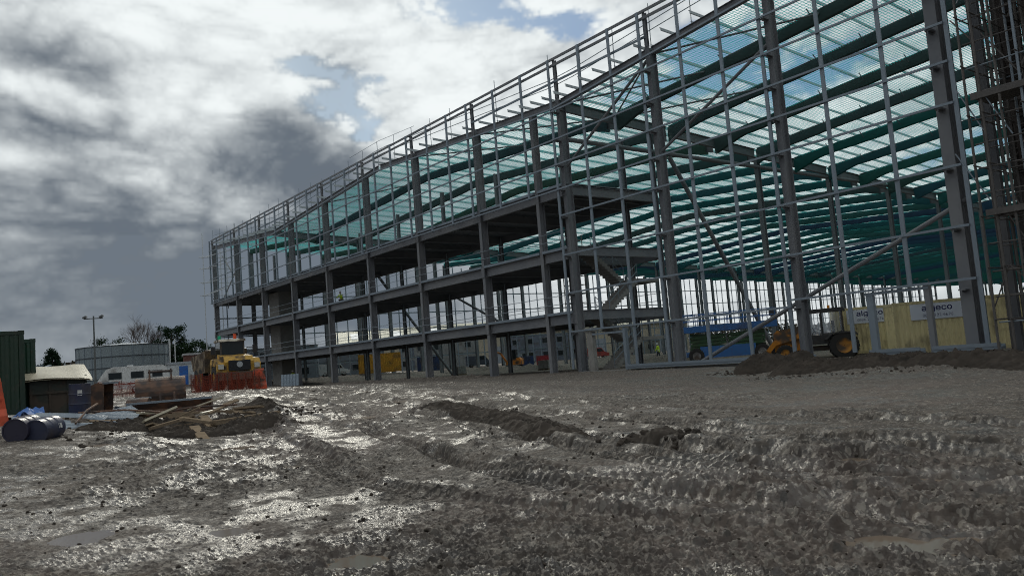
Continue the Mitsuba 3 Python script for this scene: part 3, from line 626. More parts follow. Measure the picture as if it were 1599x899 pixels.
# ------------------------------------------------------------------ things on the site
def corrugated(L, H, n, d=.036):
    """local sheet in the xz plane from x = 0 to L, ribs towards -y"""
    xs_ = []; st = L / n
    for i in range(n): xs_ += [(i * st, 0), (i * st + .30 * st, 0), (i * st + .5 * st, -d), (i * st + .8 * st, -d)]
    xs_.append((L, 0))
    return [[(x, y, z) for x, y in xs_] for z in (0, H)]
def container(name, o, ang, col, label, cat='container', sign=False, L=6.06, H=2.59, W=2.44, group=None):
    k = thing(name, label, cat, group)
    def A(): return At(o, ang)
    c2 = np.array(col) * .8
    part(k, 'side_wall', A().grid(np.array(corrugated(L - .24, H - .3, 24)) + [.12, .04, .16]), 'paint', col)
    part(k, 'side_wall', A().grid(np.array(corrugated(L - .24, H - .3, 24)) + [.12, W - .02, .16]), 'paint', col)
    g = np.array(corrugated(W - .2, H - .3, 10)); 
    part(k, 'end_wall', A().grid(np.stack([g[..., 1] + .05, g[..., 0] + .1, g[..., 2] + .16], -1)), 'paint', col)
    part(k, 'door', A().box(L - .07, L - .03, .12, W / 2 - .01, .16, H - .14), 'paint', col)
    part(k, 'door', A().box(L - .07, L - .03, W / 2 + .01, W - .12, .16, H - .14), 'paint', col)
    m = A()
    for x in (0, L - .14):
        for y in (0, W - .14): m.box(x, x + .14, y, y + .14, .12, H - .1)
    for y in (.01, W - .11): m.box(.14, L - .14, y, y + .1, 0, .16).box(.14, L - .14, y, y + .1, H - .13, H - .01)
    for x in (.01, L - .11): m.box(x, x + .1, .14, W - .14, 0, .15).box(x, x + .1, .14, W - .14, H - .13, H - .02)
    part(k, 'frame', m, 'paint', c2)
    m = A()
    for x in (-.01, L - .16):
        for y in (-.01, W - .15):
            for z in (0, H - .12): m.box(x, x + .17, y, y + .16, z, z + .12)
    part(k, 'corner_casting', m, 'paint', c2 * .9)
    part(k, 'roof', A().box(.1, L - .1, .1, W - .1, H - .07, H - .04), 'paint', c2)
    if sign:
        sx0 = .75
        s = part(k, 'sign_board', A().box(sx0, sx0 + 2.4, -.035, -.012, H - .92, H - .16), 'plain', (.52, .56, .62), label='white sign board with a dark blue name and a phone number')
        for txt, h, x, z, bold in (('algeco', .27, sx0 + .5, H - .50, True), ('0800 721 9676', .13, sx0 + .52, H - .80, False)):
            t = meshkit.text_mesh(txt, h, .006, bold); v = np.array(t.vertices); v[:, 0] *= (1.15 if bold else 1.0)
            part(s, 'lettering', (xf(np.stack([x + v[:, 0], -.0365 - v[:, 2], z + v[:, 1]], -1), o, ang), np.array(t.faces)), 'plain', (.02, .025, .09))
        t = meshkit.text_mesh('FL2 0816', .11, .006); v = np.array(t.vertices)
        part(k, 'serial_number', (xf(np.stack([4.9 + v[:, 1], -.005 - v[:, 2], H - .35 - v[:, 0] * 1.5], -1), o, ang), np.array(t.faces)), 'plain', (.06, .055, .05))
    return k
container('storage_container', (31.9, 3.78, -.30), 37, (.60, .525, .285), 'cream yellow storage container with a white name board, the nearer one beside the corner column', sign=True, group='cream storage containers')
container('storage_container', (26.95, 6.8, -.19), 33, (.60, .525, .285), 'cream yellow storage container farther back, next to the parked yellow tractor loader', sign=True, group='cream storage containers')
gA = (.015, .037, .022)
container('green_container', (22.0, -37.6, .60), 90, gA, 'dark green shipping container at the edge of the yard behind the orange barrier')
container('green_container', (19.9, -37.05, .60), 90, (.018, .055, .034), 'green shipping container set back beside the taller looking green one', H=2.45)
container('orange_container', (-51.9, 17.2, .55), 62, (.62, .29, .03), 'bright orange yellow container standing beyond the open ground floor', H=2.75)
container('dark_blue_container', (-62, 33, .1), 60, (.03, .05, .12), 'dark blue container beyond the hall, left of the scaffold lattice', L=4.0)
container('red_skip_box', (-42, 42, -.35), 50, (.35, .04, .05), 'small red steel box standing on bare ground deep behind the office floor', L=2.4, H=1.5, W=1.6)
container('blue_skip_box', (-43.6, 40.2, -.35), 50, (.03, .06, .16), 'small blue steel box next to the red one deep behind the office floor', L=2.0, H=1.6, W=1.6)

def wheel(k, o, ang, r, w, hub, name='wheel'):
    """axis along local y"""
    t = At(o, ang)
    t.lathe([(r * .55, -w / 2), (r * .92, -w / 2), (r, -w * .36), (r, w * .36), (r * .92, w / 2), (r * .55, w / 2)], ax=(0, 1, 0), n=28)
    for i in range(22):
        a = i / 22 * 2 * math.pi; ca, sa = math.cos(a), math.sin(a)
        for s in (-1, 1): t.bar((r * 1.0 * ca, s * w * .05, r * 1.0 * sa), (r * math.cos(a + .12), s * w * .46, r * math.sin(a + .12)), .07 * r, .08 * r, up=(ca, 0, sa))
    p = part(k, name, t, 'rubber')
    part(p, 'rim', At(o, ang).lathe([(.02, -w * .28), (r * .3, -w * .30), (r * .5, -w * .42), (r * .58, -w * .42), (r * .58, w * .42), (r * .5, w * .42), (r * .3, w * .30), (.02, w * .28)], ax=(0, 1, 0), n=24), 'dirty', hub)
    return p

# tractor loader, facing left
o, an = (26.9, 5.4, -.34), 212
k = thing('tractor_loader', 'yellow tractor loader with a dark glazed cab parked inside behind the spoil heap', 'loader')
Y_ = (.50, .19, .014)
loc = lambda x, y, z: tuple(xf(np.array([x, y, z]), o, an))
part(k, 'bonnet', At(o, an).prism([(.9, .6), (2.4, .6), (2.4, 1.6), (2.2, 1.78), (.9, 1.92)], -.48, .48), 'dirty', Y_)
part(k, 'chassis', At(o, an).box(-1.9, 2.6, -.42, .42, .5, .78).box(2.1, 2.45, -.35, .35, .45, 1.1), 'dirty', (.05, .05, .05))
part(k, 'grille', At(o, an).box(2.40, 2.44, -.36, .36, .85, 1.4), 'plain', (.02, .02, .02))
part(k, 'exhaust', At(o, an).tube([(1.7, .3, 1.7), (1.7, .3, 2.35)], .045, 8), 'plain', (.03, .03, .03))
cab = part(k, 'cab', At(o, an).box(-1.25, .95, -.78, .78, .85, 1.35).box(-1.25, -1.15, -.78, -.68, 1.35, 2.6).box(-1.25, -1.15, .68, .78, 1.35, 2.6).box(.82, .92, -.78, -.68, 1.35, 2.55).box(.82, .92, .68, .78, 1.35, 2.55).box(-.2, -.1, -.78, -.7, 1.35, 2.55).box(-.2, -.1, .7, .78, 1.35, 2.55), 'paint', (.025, .025, .025))
part(k, 'cab_roof', At(o, an).prism([(-1.4, 2.58), (1.05, 2.58), (.95, 2.76), (-1.3, 2.78)], -.82, .82), 'paint', (.03, .03, .03))
for nm, b in (('side_window', (-1.15, -.2, -.76, -.74)), ('side_window', (-.1, .82, -.76, -.74)), ('side_window', (-1.15, -.2, .74, .76)), ('side_window', (-.1, .82, .74, .76))):
    part(cab, nm, At(o, an).box(b[0], b[1], b[2], b[3], 1.36, 2.56), 'pane')
part(cab, 'windscreen', At(o, an).box(.87, .89, -.66, .66, 1.36, 2.54), 'pane')
part(cab, 'rear_window', At(o, an).box(-1.22, -1.2, -.66, .66, 1.36, 2.56), 'pane')
part(k, 'seat', At(o, an).box(-.7, -.2, -.25, .25, .95, 1.45).box(-.8, -.66, -.25, .25, 1.4, 2.1), 'plain', (.03, .03, .03))
part(k, 'steering_wheel', At(o, an).tube([(.25 + .17 * math.cos(t_) * .5, .2 * math.sin(t_), 1.62 + .17 * math.cos(t_)) for t_ in np.linspace(0, 6.28, 14)], .02, 5).tube([(.5, 0, 1.2), (.25, 0, 1.6)], .03, 6), 'plain', (.03, .03, .03))
part(k, 'beacon', At(o, an).tube([(-.6, .3, 2.78), (-.6, .3, 2.95)], .07, 10), 'paint', (.7, .25, .02))
for s in (-1, 1):
    part(k, 'loader_arm', At(o, an).prism([(.7, 1.35), (.7, 1.6), (2.4, 1.25), (3.0, .55), (2.9, .3), (2.3, .98)], s * .62 - .06, s * .62 + .06), 'dirty', Y_)
    part(k, 'mudguard', At(o, an).prism([(-1.9, 1.25), (-1.75, 1.45), (-.6, 1.45), (-.2, 1.1), (-.3, 1.08), (-.65, 1.38), (-1.7, 1.38), (-1.85, 1.22)], s * .95 - .24, s * .95 + .24), 'paint', (.04, .04, .04))
    wheel(k, loc(-1.15, s * .92, .72), an, .74, .46, (.5, .22, .03), 'rear_wheel'); wheel(k, loc(1.85, s * .80, .48), an, .48, .34, (.5, .22, .03), 'front_wheel')
bk = [(2.85, .10), (2.8, .70), (2.9, .75), (3.0, .70), (3.05, .4), (3.5, .15), (3.5, .10)]
part(k, 'bucket', At(o, an).prism(bk, -1.05, 1.05), 'dirty', (.10, .085, .07))
# scissor lift
o, an = (18.5, 3.8, -.16), 35
k = thing('scissor_lift', 'long blue scissor lift with green folded arms and a railed platform', 'scissor lift')
loc = lambda x, y, z: tuple(xf(np.array([x, y, z]), o, an)); BL = (.032, .13, .35)
part(k, 'chassis', At(o, an).box(.2, 5.3, .35, 1.95, .42, .72).box(1.1, 4.4, .05, .5, .32, 1.02).box(1.1, 4.4, 1.8, 2.25, .32, 1.02), 'paint', BL)
for x in (.85, 4.75):
    for y in (.18, 2.1): wheel(k, loc(x, y, .47), an, .47, .34, (.3, .3, .3))
for j, z in enumerate((.9, 1.12, 1.34, 1.56)):
    for y in (.42, 1.86):
        part(k, 'scissor_arm', At(o, an).bar((.5, y, z), (5.0, y, z + .2), .1, .17), 'paint', (.030, .085, .030))
        part(k, 'scissor_arm', At(o, an).bar((.5, y + .13, z + .2), (5.0, y + .13, z), .1, .17), 'paint', (.030, .085, .030))
    part(k, 'pivot', At(o, an).tube([(2.75, .3, z + .1), (2.75, 2.0, z + .1)], .07, 10), 'plain', (.1, .1, .1))
part(k, 'platform', At(o, an).box(-.05, 5.75, .05, 2.25, 1.93, 2.03).box(-.05, 5.75, .03, .08, 1.93, 2.32).box(-.05, 5.75, 2.22, 2.27, 1.93, 2.32), 'paint', BL)
for s, y in ((0, .06), (1, 2.24)):
    m = At(o, an)
    for z in (2.66, 3.05): m.tube([(0, y, z), (5.7, y, z)], .028, 6)
    for x in np.linspace(0, 5.7, 7): m.tube([(x, y, 2.3), (x, y, 3.05)], .026, 6)
    part(k, 'guard_rail', m, 'paint', BL)
for x in (0, 5.7):
    part(k, 'end_rail', At(o, an).tube([(x, .06, 3.05), (x, 2.24, 3.05)], .028, 6).tube([(x, .06, 2.66), (x, 2.24, 2.66)], .028, 6), 'paint', BL)
part(k, 'control_box', At(o, an).box(5.35, 5.65, .35, .7, 2.6, 2.95), 'paint', (.05, .05, .05))
part(k, 'ladder', At(o, an).bar((.15, .5, .4), (.15, .5, 2.0), .05, .05).bar((.15, .9, .4), (.15, .9, 2.0), .05, .05).bar((.15, .5, .8), (.15, .9, .8), .04, .04).bar((.15, .5, 1.2), (.15, .9, 1.2), .04, .04).bar((.15, .5, 1.6), (.15, .9, 1.6), .04, .04), 'paint', (.45, .5, .55))

# articulated dump truck facing the camera
o, an = (-5.4, -16.15, gz(-5, -16.5) - .02), -6
k = thing('dump_truck', 'muddy yellow articulated dump truck parked behind the orange mesh barrier', 'dump truck')
loc = lambda x, y, z: tuple(xf(np.array([x, y, z]), o, an)); YD = (.50, .29, .045)
part(k, 'bonnet', At(o, an).prism([(.2, 1.25), (2.5, 1.25), (2.62, 1.9), (2.3, 2.28), (.2, 2.5)], -.95, .95), 'dirty', YD)
part(k, 'front_bumper', At(o, an).box(2.3, 2.8, -1.4, 1.4, .7, 1.25), 'dirty', (.10, .08, .06))
g = part(k, 'grille', At(o, an).box(2.56, 2.68, -.72, .72, 1.32, 2.0), 'plain', (.018, .02, .024))
part(g, 'badge', At(o, an).lathe([(0.001, 2.70), (.2, 2.70), (.2, 2.68)], ax=(1, 0, 0), n=16, o=(0, 0, 1.72)), 'plain', (.35, .38, .4))
for s in (-1, 1):
    part(k, 'fender', At(o, an).prism([(.3, 1.2), (.3, 1.95), (.7, 2.2), (2.1, 2.1), (2.45, 1.7), (2.45, 1.15), (2.2, 1.15), (2.1, 1.65), (.8, 1.75), (.6, 1.2)], s * 1.2 - .26, s * 1.2 + .26), 'dirty', YD)
    part(k, 'headlight', At(o, an).box(2.45, 2.52, s * 1.18 - .18, s * 1.18 + .18, 1.45, 1.78), 'plain', (.5, .5, .46))
    wheel(k, loc(1.4, s * 1.18, .85), an, .87, .62, (.4, .25, .05))
    for x in (-3.2, -4.9): wheel(k, loc(x, s * 1.18, .85), an, .87, .62, (.4, .25, .05))
    part(k, 'mirror', At(o, an).tube([(.9, s * .9, 2.9), (1.2, s * 1.35, 2.9)], .03, 6).box(1.15, 1.22, s * 1.4 - .14, s * 1.4 + .14, 2.5, 3.05), 'plain', (.03, .03, .03))
cab = part(k, 'cab', At(o, an).box(-1.0, .75, -.82, .82, 1.3, 2.45).box(-1.0, -.9, -.82, .82, 2.45, 3.4).box(.62, .72, -.82, -.72, 2.45, 3.4).box(.62, .72, .72, .82, 2.45, 3.4), 'dirty', (.06, .06, .06))
part(cab, 'windscreen', At(o, an).box(.66, .68, -.72, .72, 2.46, 3.38), 'dark_glass')
for s in (-1, 1): part(cab, 'side_window', At(o, an).box(-.9, .62, s * .8 - .01, s * .8 + .01, 2.46, 3.38), 'dark_glass')
part(k, 'cab_roof', At(o, an).prism([(-1.1, 3.38), (.9, 3.38), (.8, 3.55), (-1.0, 3.55)], -.88, .88), 'dirty', (.55, .5, .4))
part(k, 'green_beacon', At(o, an).tube([(.2, -.75, 3.55), (.2, -.75, 3.82)], .1, 10), 'paint', (.01, .45, .22))
part(k, 'orange_beacon', At(o, an).tube([(.0, .35, 3.55), (.0, .35, 3.95)], .11, 10), 'paint', (.75, .10, .03))
part(k, 'rear_chassis', At(o, an).box(-6.0, -1.0, -.45, .45, .75, 1.2), 'dirty', (.08, .07, .06))
part(k, 'load_body', At(o, an).prism([(-6.9, 2.6), (-6.2, 1.6), (-4.4, 1.25), (-1.6, 1.35), (-1.3, 2.9), (-1.55, 2.95), (-1.85, 1.55), (-4.4, 1.45), (-6.0, 1.8), (-6.7, 2.7)], -1.4, 1.4).prism([(-6.9, 2.6), (-6.2, 1.6), (-4.4, 1.25), (-1.6, 1.35), (-1.3, 2.9)], -1.46, -1.4).prism([(-6.9, 2.6), (-6.2, 1.6), (-4.4, 1.25), (-1.6, 1.35), (-1.3, 2.9)], 1.4, 1.46), 'dirty', (.16, .11, .06))

# blue compact machine and second vehicle far behind, left of the dump truck cab
k = thing('tracked_machine', 'small dark blue machine with a white cab roof behind the dump truck', 'machine')
o, an = (-27.5, -11.0, gz(-27.5, -11) + .9), 20
part(k, 'body', At(o, an).prism([(-1.2, .0), (1.2, .0), (1.2, .8), (.3, 1.0), (-1.2, 1.0)], -.7, .7), 'paint', (.03, .09, .22))
part(k, 'cab', At(o, an).prism([(-.6, 1.0), (.3, 1.0), (.15, 1.9), (-.6, 1.9)], -.55, .55), 'dark_glass')
part(k, 'cab_roof', At(o, an).box(-.75, .3, -.62, .62, 1.9, 2.02), 'paint', (.6, .62, .65))
for s in (-1, 1): part(k, 'track', At(o, an).prism([(-1.4, -.3), (-1.1, -.85), (1.1, -.85), (1.4, -.3), (1.1, .0), (-1.1, .0)], s * .75 - .2, s * .75 + .2), 'rubber')

# orange barrier mesh on pins
def mesh_fence(name, label, line, h, seed):
    k = thing(name, label, 'barrier', 'orange mesh barriers')
    L_ = smooth_line(line, 14); cols = []; n = len(L_)
    for i, (x, y) in enumerate(L_):
        g = gz(x, y); tl = h * (.86 + .22 * f2(np.array([i * .31]), np.array([seed * 1.]), 2)[0]); off = .10 * math.sin(i * .9 + seed)
        cols.append([(x + off * t, y + off * t * .6, g + .03 + t * tl) for t in (0, .25, .5, .75, 1)])
    cols = np.array(cols)
    m = MB()
    for r in range(11):                      # the strands of the net
        t = r / 10
        P = cols[:, 0] * (1 - t) + cols[:, 4] * t + .5 * (cols[:, 2] - .5 * (cols[:, 0] + cols[:, 4])) * 4 * t * (1 - t)
        for a, b in zip(P[:-1], P[1:]): m.bar(a, b, .012, h * .017)
    part(k, 'net_strands', m, 'net', (.40, .12, .08), kind='stuff')
    m = MB()
    for i in range(n - 1):
        for f in np.linspace(0, 1, 3)[:-1]:
            P = cols[i] * (1 - f) + cols[i + 1] * f; m.bar(P[0], P[4], h * .018, .012)
    part(k, 'net_ties', m, 'net', (.40, .12, .08), kind='stuff')
    for i in range(0, n, 9):
        x, y = L_[i]; part(k, 'pin', MB().tube([(x, y, gz(x, y) - .1), (x, y, gz(x, y) + h + .12)], .022, 5), 'rust')
    return k
mesh_fence('mesh_barrier', 'orange mesh barrier sagging in front of the white caravan', [(-10.5, -23.9), (-7, -22.9), (-3, -21.8), (.2, -20.8)], 1.0, 1)
mesh_fence('mesh_barrier', 'orange mesh barrier strung round the front of the dump truck', [(.7, -20.6), (1.4, -19.6), (1.5, -18.6), (1.6, -17.4), (1.8, -16.7)], 1.05, 5)
def barrier(o, ang, label, L=1.6, H=1.35):
    k = thing('plastic_barrier', label, 'barrier', 'red orange plastic barriers')
    prof = [(-.32, 0), (.32, 0), (.30, .25), (.17, .42), (.14, H - .08), (.10, H), (-.10, H), (-.14, H - .08), (-.17, .42), (-.30, .25)]
    m = At(o, ang).prism(prof, 0, L, ax='x'); v = m.v[0]; v[:, 0] += np.where(v[:, 0] > L / 2, -1, 1) * .16 * v[:, 2] / H
    part(k, 'body', m, 'dirty', (.55, .085, .035))
    part(k, 'rib', At(o, ang).box(.14, L - .14, -.185, .185, .62, .68), 'dirty', (.48, .07, .03))
    part(k, 'filler_cap', At(o, ang).tube([(L * .35, 0, H), (L * .35, 0, H + .05)], .07, 10), 'dirty', (.4, .06, .03))
barrier((26.87, -34.75, .44), 88, 'red orange plastic barrier at the edge of the yard in front of the green containers', L=2.3, H=1.2)
barrier((.8, -16.95, gz(.9, -16.6)), 70, 'red orange plastic barrier standing at the end of the mesh round the dump truck', L=.95, H=1.3)

# caravan
o, an = (-26.0, -21.0, gz(-25.5, -18)), 78
k = thing('caravan', 'old white touring caravan with dark windows parked in front of the round tank', 'caravan')
loc = lambda x, y, z: tuple(xf(np.array([x, y, z]), o, an))
pr = [(.3, .35), (5.6, .35), (5.75, 1.2), (5.55, 2.1), (5.2, 2.3), (1.3, 2.34), (.75, 2.15), (.1, 1.25), (.12, .6)]
part(k, 'body', At(o, an).prism(pr, -1.05, 1.05), 'paint', (.62, .63, .62))
part(k, 'stripe', At(o, an).box(.2, 5.65, -1.065, -1.052, .78, .86), 'plain', (.25, .06, .05))
for a, b in ((.95, 1.95), (2.7, 3.7), (4.4, 5.2)):
    w_ = part(k, 'window', At(o, an).box(a, b, -1.075, -1.045, 1.28, 1.82), 'dark_glass')
    part(w_, 'frame', At(o, an).box(a - .04, b + .04, -1.068, -1.05, 1.24, 1.28).box(a - .04, b + .04, -1.068, -1.05, 1.82, 1.86).box(a - .04, a, -1.068, -1.05, 1.28, 1.82).box(b, b + .04, -1.068, -1.05, 1.28, 1.82), 'plain', (.25, .26, .26))
part(k, 'front_window', At(o, an).add([(.33, y, 1.55) if z else (.12, y, 1.28) for y in (-.8, .8) for z in (0, 1)] + [(.30, y, 1.57) if z else (.09, y, 1.30) for y in (-.8, .8) for z in (0, 1)], BOXF[:, ::-1]), 'dark_glass')
part(k, 'door', At(o, an).box(3.85, 4.35, -1.07, -1.05, .4, 1.95), 'paint', (.5, .51, .5))
part(k, 'roof_vent', At(o, an).box(2.4, 2.9, -.25, .25, 2.3, 2.44), 'plain', (.6, .6, .6))
for s in (-1, 1): wheel(k, loc(3.0, s * .95, .3), an, .32, .2, (.4, .4, .4))
part(k, 'drawbar', At(o, an).bar((.4, -.3, .35), (-.9, 0, .35), .08, .1).bar((.4, .3, .35), (-.9, 0, .35), .08, .1), 'rust')

# site cabin with a blue door
o, an = (-31.3, -13.9, gz(-31, -12)), 74
k = thing('site_cabin', 'small pale grey site cabin with a bright blue door beside the caravan', 'cabin')
part(k, 'wall', At(o, an).grid(np.array(corrugated(4.2, 2.1, 30, .02)) + [0, 0, .1]).box(.02, 4.18, .02, 2.3, .1, 2.2), 'paint', (.50, .53, .54))
part(k, 'roof', At(o, an).prism([(-.1, 2.2), (2.4, 2.2), (2.4, 2.3), (-.1, 2.42)], -.1, 4.3, ax='x'), 'paint', (.30, .33, .36))
d_ = part(k, 'door', At(o, an).box(1.15, 1.95, -.05, -.015, .15, 2.0), 'paint', (.02, .12, .42))
part(d_, 'handle', At(o, an).box(1.82, 1.86, -.08, -.05, 1.0, 1.15), 'plain', (.3, .3, .3))

# round storage tank with wall bands
cx, cy, cr, cz = -71.8, -9.4, 5.9, gz(-70, -9) - .2
k = thing('storage_tank', 'large round grey steel tank of banded panels behind the caravan', 'tank')
nP = 28
for lv in range(4):
    z0, z1 = cz + lv * 1.5, cz + lv * 1.5 + 1.42
    part(k, 'panel_ring', MB().lathe([(cr, z0), (cr, z1)], o=(cx, cy, 0), n=56), 'plain', (.21, .25, .27))
    part(k, 'band', MB().lathe([(cr + .02, z1), (cr + .10, z1 + .01), (cr + .10, z1 + .09), (cr + .02, z1 + .10)], o=(cx, cy, 0), n=56), 'plain', (.055, .065, .075))
m = MB()
for i in range(nP):
    a = i / nP * 2 * math.pi; m.box(-.04, .04, -.04, .04, cz, cz + 6.0); m.v[-1] = xf(m.v[-1], (cx + (cr + .03) * math.cos(a), cy + (cr + .03) * math.sin(a), 0), math.degrees(a))
part(k, 'stiffener', m, 'galvanised', kind='stuff')
part(k, 'roof', MB().lathe([(cr, cz + 6.0), (.05, cz + 6.5)], o=(cx, cy, 0), n=40), 'galvanised')
a = math.atan2(-34.65 - cy, 50.75 - cx) + 1.22
px_, py_ = cx + (cr + .5) * math.cos(a), cy + (cr + .5) * math.sin(a)
part(k, 'ladder', MB().bar((px_, py_, cz), (px_, py_, cz + 6.6), .18, .18).bar((px_ + .1, py_ + .7, cz), (px_ + .1, py_ + .7, cz + 6.6), .12, .12).bar((px_, py_, cz + 6.5), (px_ - .3, py_ - .6, cz + 6.5), .1, .1), 'plain', (.6, .62, .62))

# flood light mast
x, y = -52.6, -16.4; z = gz(x, y)
k = thing('lamp_post', 'tall slim floodlight mast with two lamp heads standing left of the tank', 'lamp post')
part(k, 'mast', MB().tube([(x, y, z), (x, y, 4), (x, y, 10.0)], [.13, .11, .08], 10), 'plain', (.12, .13, .13))
part(k, 'crossbar', MB().tube([(x - .5, y - .9, 9.7), (x + .5, y + .9, 9.7)], .06, 8), 'plain', (.12, .13, .13))
for s in (-1, 1): part(k, 'lamp_head', At((x + s * .45, y + s * .8, 9.8), 62 - 90, rotx(25)).prism([(-.2, 0), (.2, 0), (.26, .2), (-.26, .2)], -.22, .22), 'plain', (.16, .17, .17))

# brick building behind
k = thing('brick_building', 'low red brick building with a flat pale roof edge right of the tank', 'building')
o, an = (-55.4, -5.6, gz(-55, -4)), 76
part(k, 'wall', At(o, an).box(0, 6.5, 0, 5, 0, 4.0), 'plain', (.16, .075, .06))
part(k, 'roof', At(o, an).box(-.15, 6.65, -.15, 5.15, 4.0, 4.25), 'plain', (.42, .42, .42))
for xx in (1.0, 3.2, 5.0):
    w_ = part(k, 'window', At(o, an).box(xx, xx + 1.0, -.04, .02, 1.6, 2.7), 'dark_glass'); part(w_, 'frame', At(o, an).box(xx - .08, xx + 1.08, -.03, .01, 1.5, 1.6).box(xx - .08, xx + 1.08, -.03, .01, 2.7, 2.8), 'plain', (.5, .5, .5))

# dark store box under a tilted plywood sheet
o, an = (20.3, -31.25, .38), 88
k = thing('store_box', 'dark green steel store box with rusty lower edges beside the upright drum', 'store box')
part(k, 'body', At(o, an).add([(x, y, z) for x in (0, 1.7) for y, zt in ((0, 1.32), (1.4, 1.62)) for z in (0, zt)], BOXF), 'dirty', (.030, .042, .034))
for xx in (.02, .56, 1.1, 1.63): part(k, 'rib', At(o, an).box(xx, xx + .06, -.04, .0, .02, 1.28), 'dirty', (.026, .036, .03))
part(k, 'rail', At(o, an).box(.0, 1.7, -.06, -.002, .78, .86), 'dirty', (.026, .036, .03))
P = np.array([[(-.16 + u * 2.0, -.28 + t * 1.9, 1.26 + t * .46 + .05 * (t > 0) + .035 * math.sin(u * 5 + t * 2) - .06 * max(0, u - .85) * 6) for u in np.linspace(0, 1, 14)] for t in np.linspace(0, 1, 6)])
single('plywood_sheet', 'cream plywood sheet lying tilted over the dark store box', 'board', At(o, an).grid(P).grid(P[::-1] - [0, 0, .05]), 'ply_sheet', smooth=True)
m = At((18.4, -31.0, 1.85), 70)
for i in range(16): m.bar(rng.uniform(-.6, .2, 3) * [1, 1, .25] + [0, 0, .1], rng.uniform(-.2, .7, 3) * [1, 1, .25] + [0, 0, .22], .14, .05)
single('scrap_bundle', 'bundle of pale scrap strips heaped behind the dark store box', 'scrap', m, 'galvanised')

# excavator buckets
def bucket(o, ang, W, Hh, label, lift=0, col=(.07, .058, .05), tilt=None, ears=True):
    k = thing('excavator_bucket', label, 'bucket')
    t = np.linspace(0, 1, 14); a = np.radians(-100 + 205 * t)
    out = [(-.55 * Hh * math.cos(x) + .1, .5 * Hh + .5 * Hh * math.sin(x)) for x in a]
    inn = [(p[0] * .92 + .03, .5 * Hh + (p[1] - .5 * Hh) * .93) for p in out[::-1]]
    part(k, 'shell', At(o, ang, tilt).prism(out + inn, -W / 2, W / 2), 'rust')
    for s in (-1, 1): part(k, 'side_plate', At(o, ang, tilt).prism(out, s * W / 2 - .02, s * W / 2 + .02), 'rust')
    part(k, 'cutting_edge', At(o, ang, tilt).box(out[-1][0] - .05, out[-1][0] + .16, -W / 2 - .02, W / 2 + .02, out[-1][1] - .03, out[-1][1] + .03), 'galvanised')
    if ears:
        for s in (-.22, .22): part(k, 'ear', At(o, ang, tilt).prism([(-.35, Hh * .9), (-.28, Hh * 1.24), (.02, Hh * 1.24), (.12, Hh * .96)], s * W - .03, s * W + .03), 'rust')
        part(k, 'pin', At(o, ang, tilt).tube([(-.14, -.25 * W, Hh * 1.17), (-.14, .25 * W, Hh * 1.17)], .05, 8), 'rust')
    for j in range(5 if W > 1 else 3):
        y = -W / 2 + W * (j + .5) / (5 if W > 1 else 3); part(k, 'tooth', At(o, ang, tilt).prism([(out[0][0] - .02, 0), (out[0][0] + .2, -.03), (out[0][0] + .2, .03), (out[0][0] - .02, .06)], y - .05, y + .05), 'rust')
    return k
bucket((16.8, -26.3, .14), 165, 1.80, 1.34, 'large rusty digging bucket standing upright with its hinge on top')
bucket((20.3, -29.1, .34), 60, .9, 1.05, 'rounded rusty bucket standing close to the dark store box', ears=False)
bucket((19.2, -27.7, .12), 150, .7, .62, 'small rusty bucket lying low between the other two buckets', ears=False)
o, an = (21.5, -28.6, -.06), 76
k = thing('grading_bucket', 'long low grading bucket with pale edge lying in front of the upright bucket', 'bucket')
pr = [(-.1, .05), (.45, .0), (.5, .06), (.05, .14), (-.02, .40), (.16, .62), (.10, .68), (-.12, .42)]
part(k, 'shell', At(o, an).prism([(-y, z) for y, z in pr][::-1], 0, 2.75, ax='x'), 'rust')
for xx in (0, 2.7): part(k, 'side_plate', At(o, an).prism([(.12, .42), (-.12, .70), (-.5, .05), (.08, .03)], xx, xx + .05, ax='x'), 'rust')
part(k, 'cutting_edge', At(o, an).box(.05, 2.7, -.56, -.44, .0, .05).box(.02, 2.73, -.17, -.09, .62, .69), 'galvanised')  # front and top edges in paler metal than the shell
for xx in (1.05, 1.5): part(k, 'ear', At(o, an).prism([(-.05, .6), (.2, .6), (.18, .95), (.02, .95)], xx, xx + .06, ax='x'), 'rust')

# drums
def drum(o, ax, col, label, group=None):
    k = thing('oil_drum', label, 'drum', group)
    R = .29; pf = [(.001, .02), (R - .03, .02), (R - .03, 0), (R, 0)]
    for h in (.29, .58): pf += [(R, h - .03), (R + .018, h), (R, h + .03)]
    pf += [(R, .88), (R - .03, .88), (R - .03, .86), (.001, .86)]
    part(k, 'barrel', MB().lathe(pf, o=o, ax=ax, n=26), 'paint', col, smooth=35)
    ax = np.array(ax, float); ax /= np.linalg.norm(ax)
    u = np.cross(ax, [0, 0, 1]) if abs(ax[2]) < .9 else np.array([0, 1., 0]); u /= np.linalg.norm(u)
    part(k, 'bung', MB().tube([np.array(o) + ax * .86 + u * .18, np.array(o) + ax * .885 + u * .18], .035, 8), 'plain', (.3, .3, .3))
    v = np.array([50.75, -34.65, 1]) - np.array(o); v -= ax * (v @ ax); v /= np.linalg.norm(v)
    w = np.cross(ax, v); c0 = np.array(o) + ax * .62 + v * (R + .004)
    part(k, 'paper_label', MB().grid([[c0 + ax * s * .08 + w * t * .06 for t in (-1, 1)] for s in (-1, 1)]), 'plain', (.5, .5, .48))
    return k
drum((24.15, -30.4, .50), (.03, .02, 1), (.018, .028, .07), 'dark blue steel drum standing upright on the metal sheets')
drum((28.75, -32.5, .34), (-.75, .42, .05), (.032, .029, .050), 'purple blue drum lying on its side nearest the orange barrier')
drum((28.85, -32.1, .27), (-.82, .54, .06), (.032, .037, .070), 'blue drum lying on its side between the other lying drum and the metal sheets')

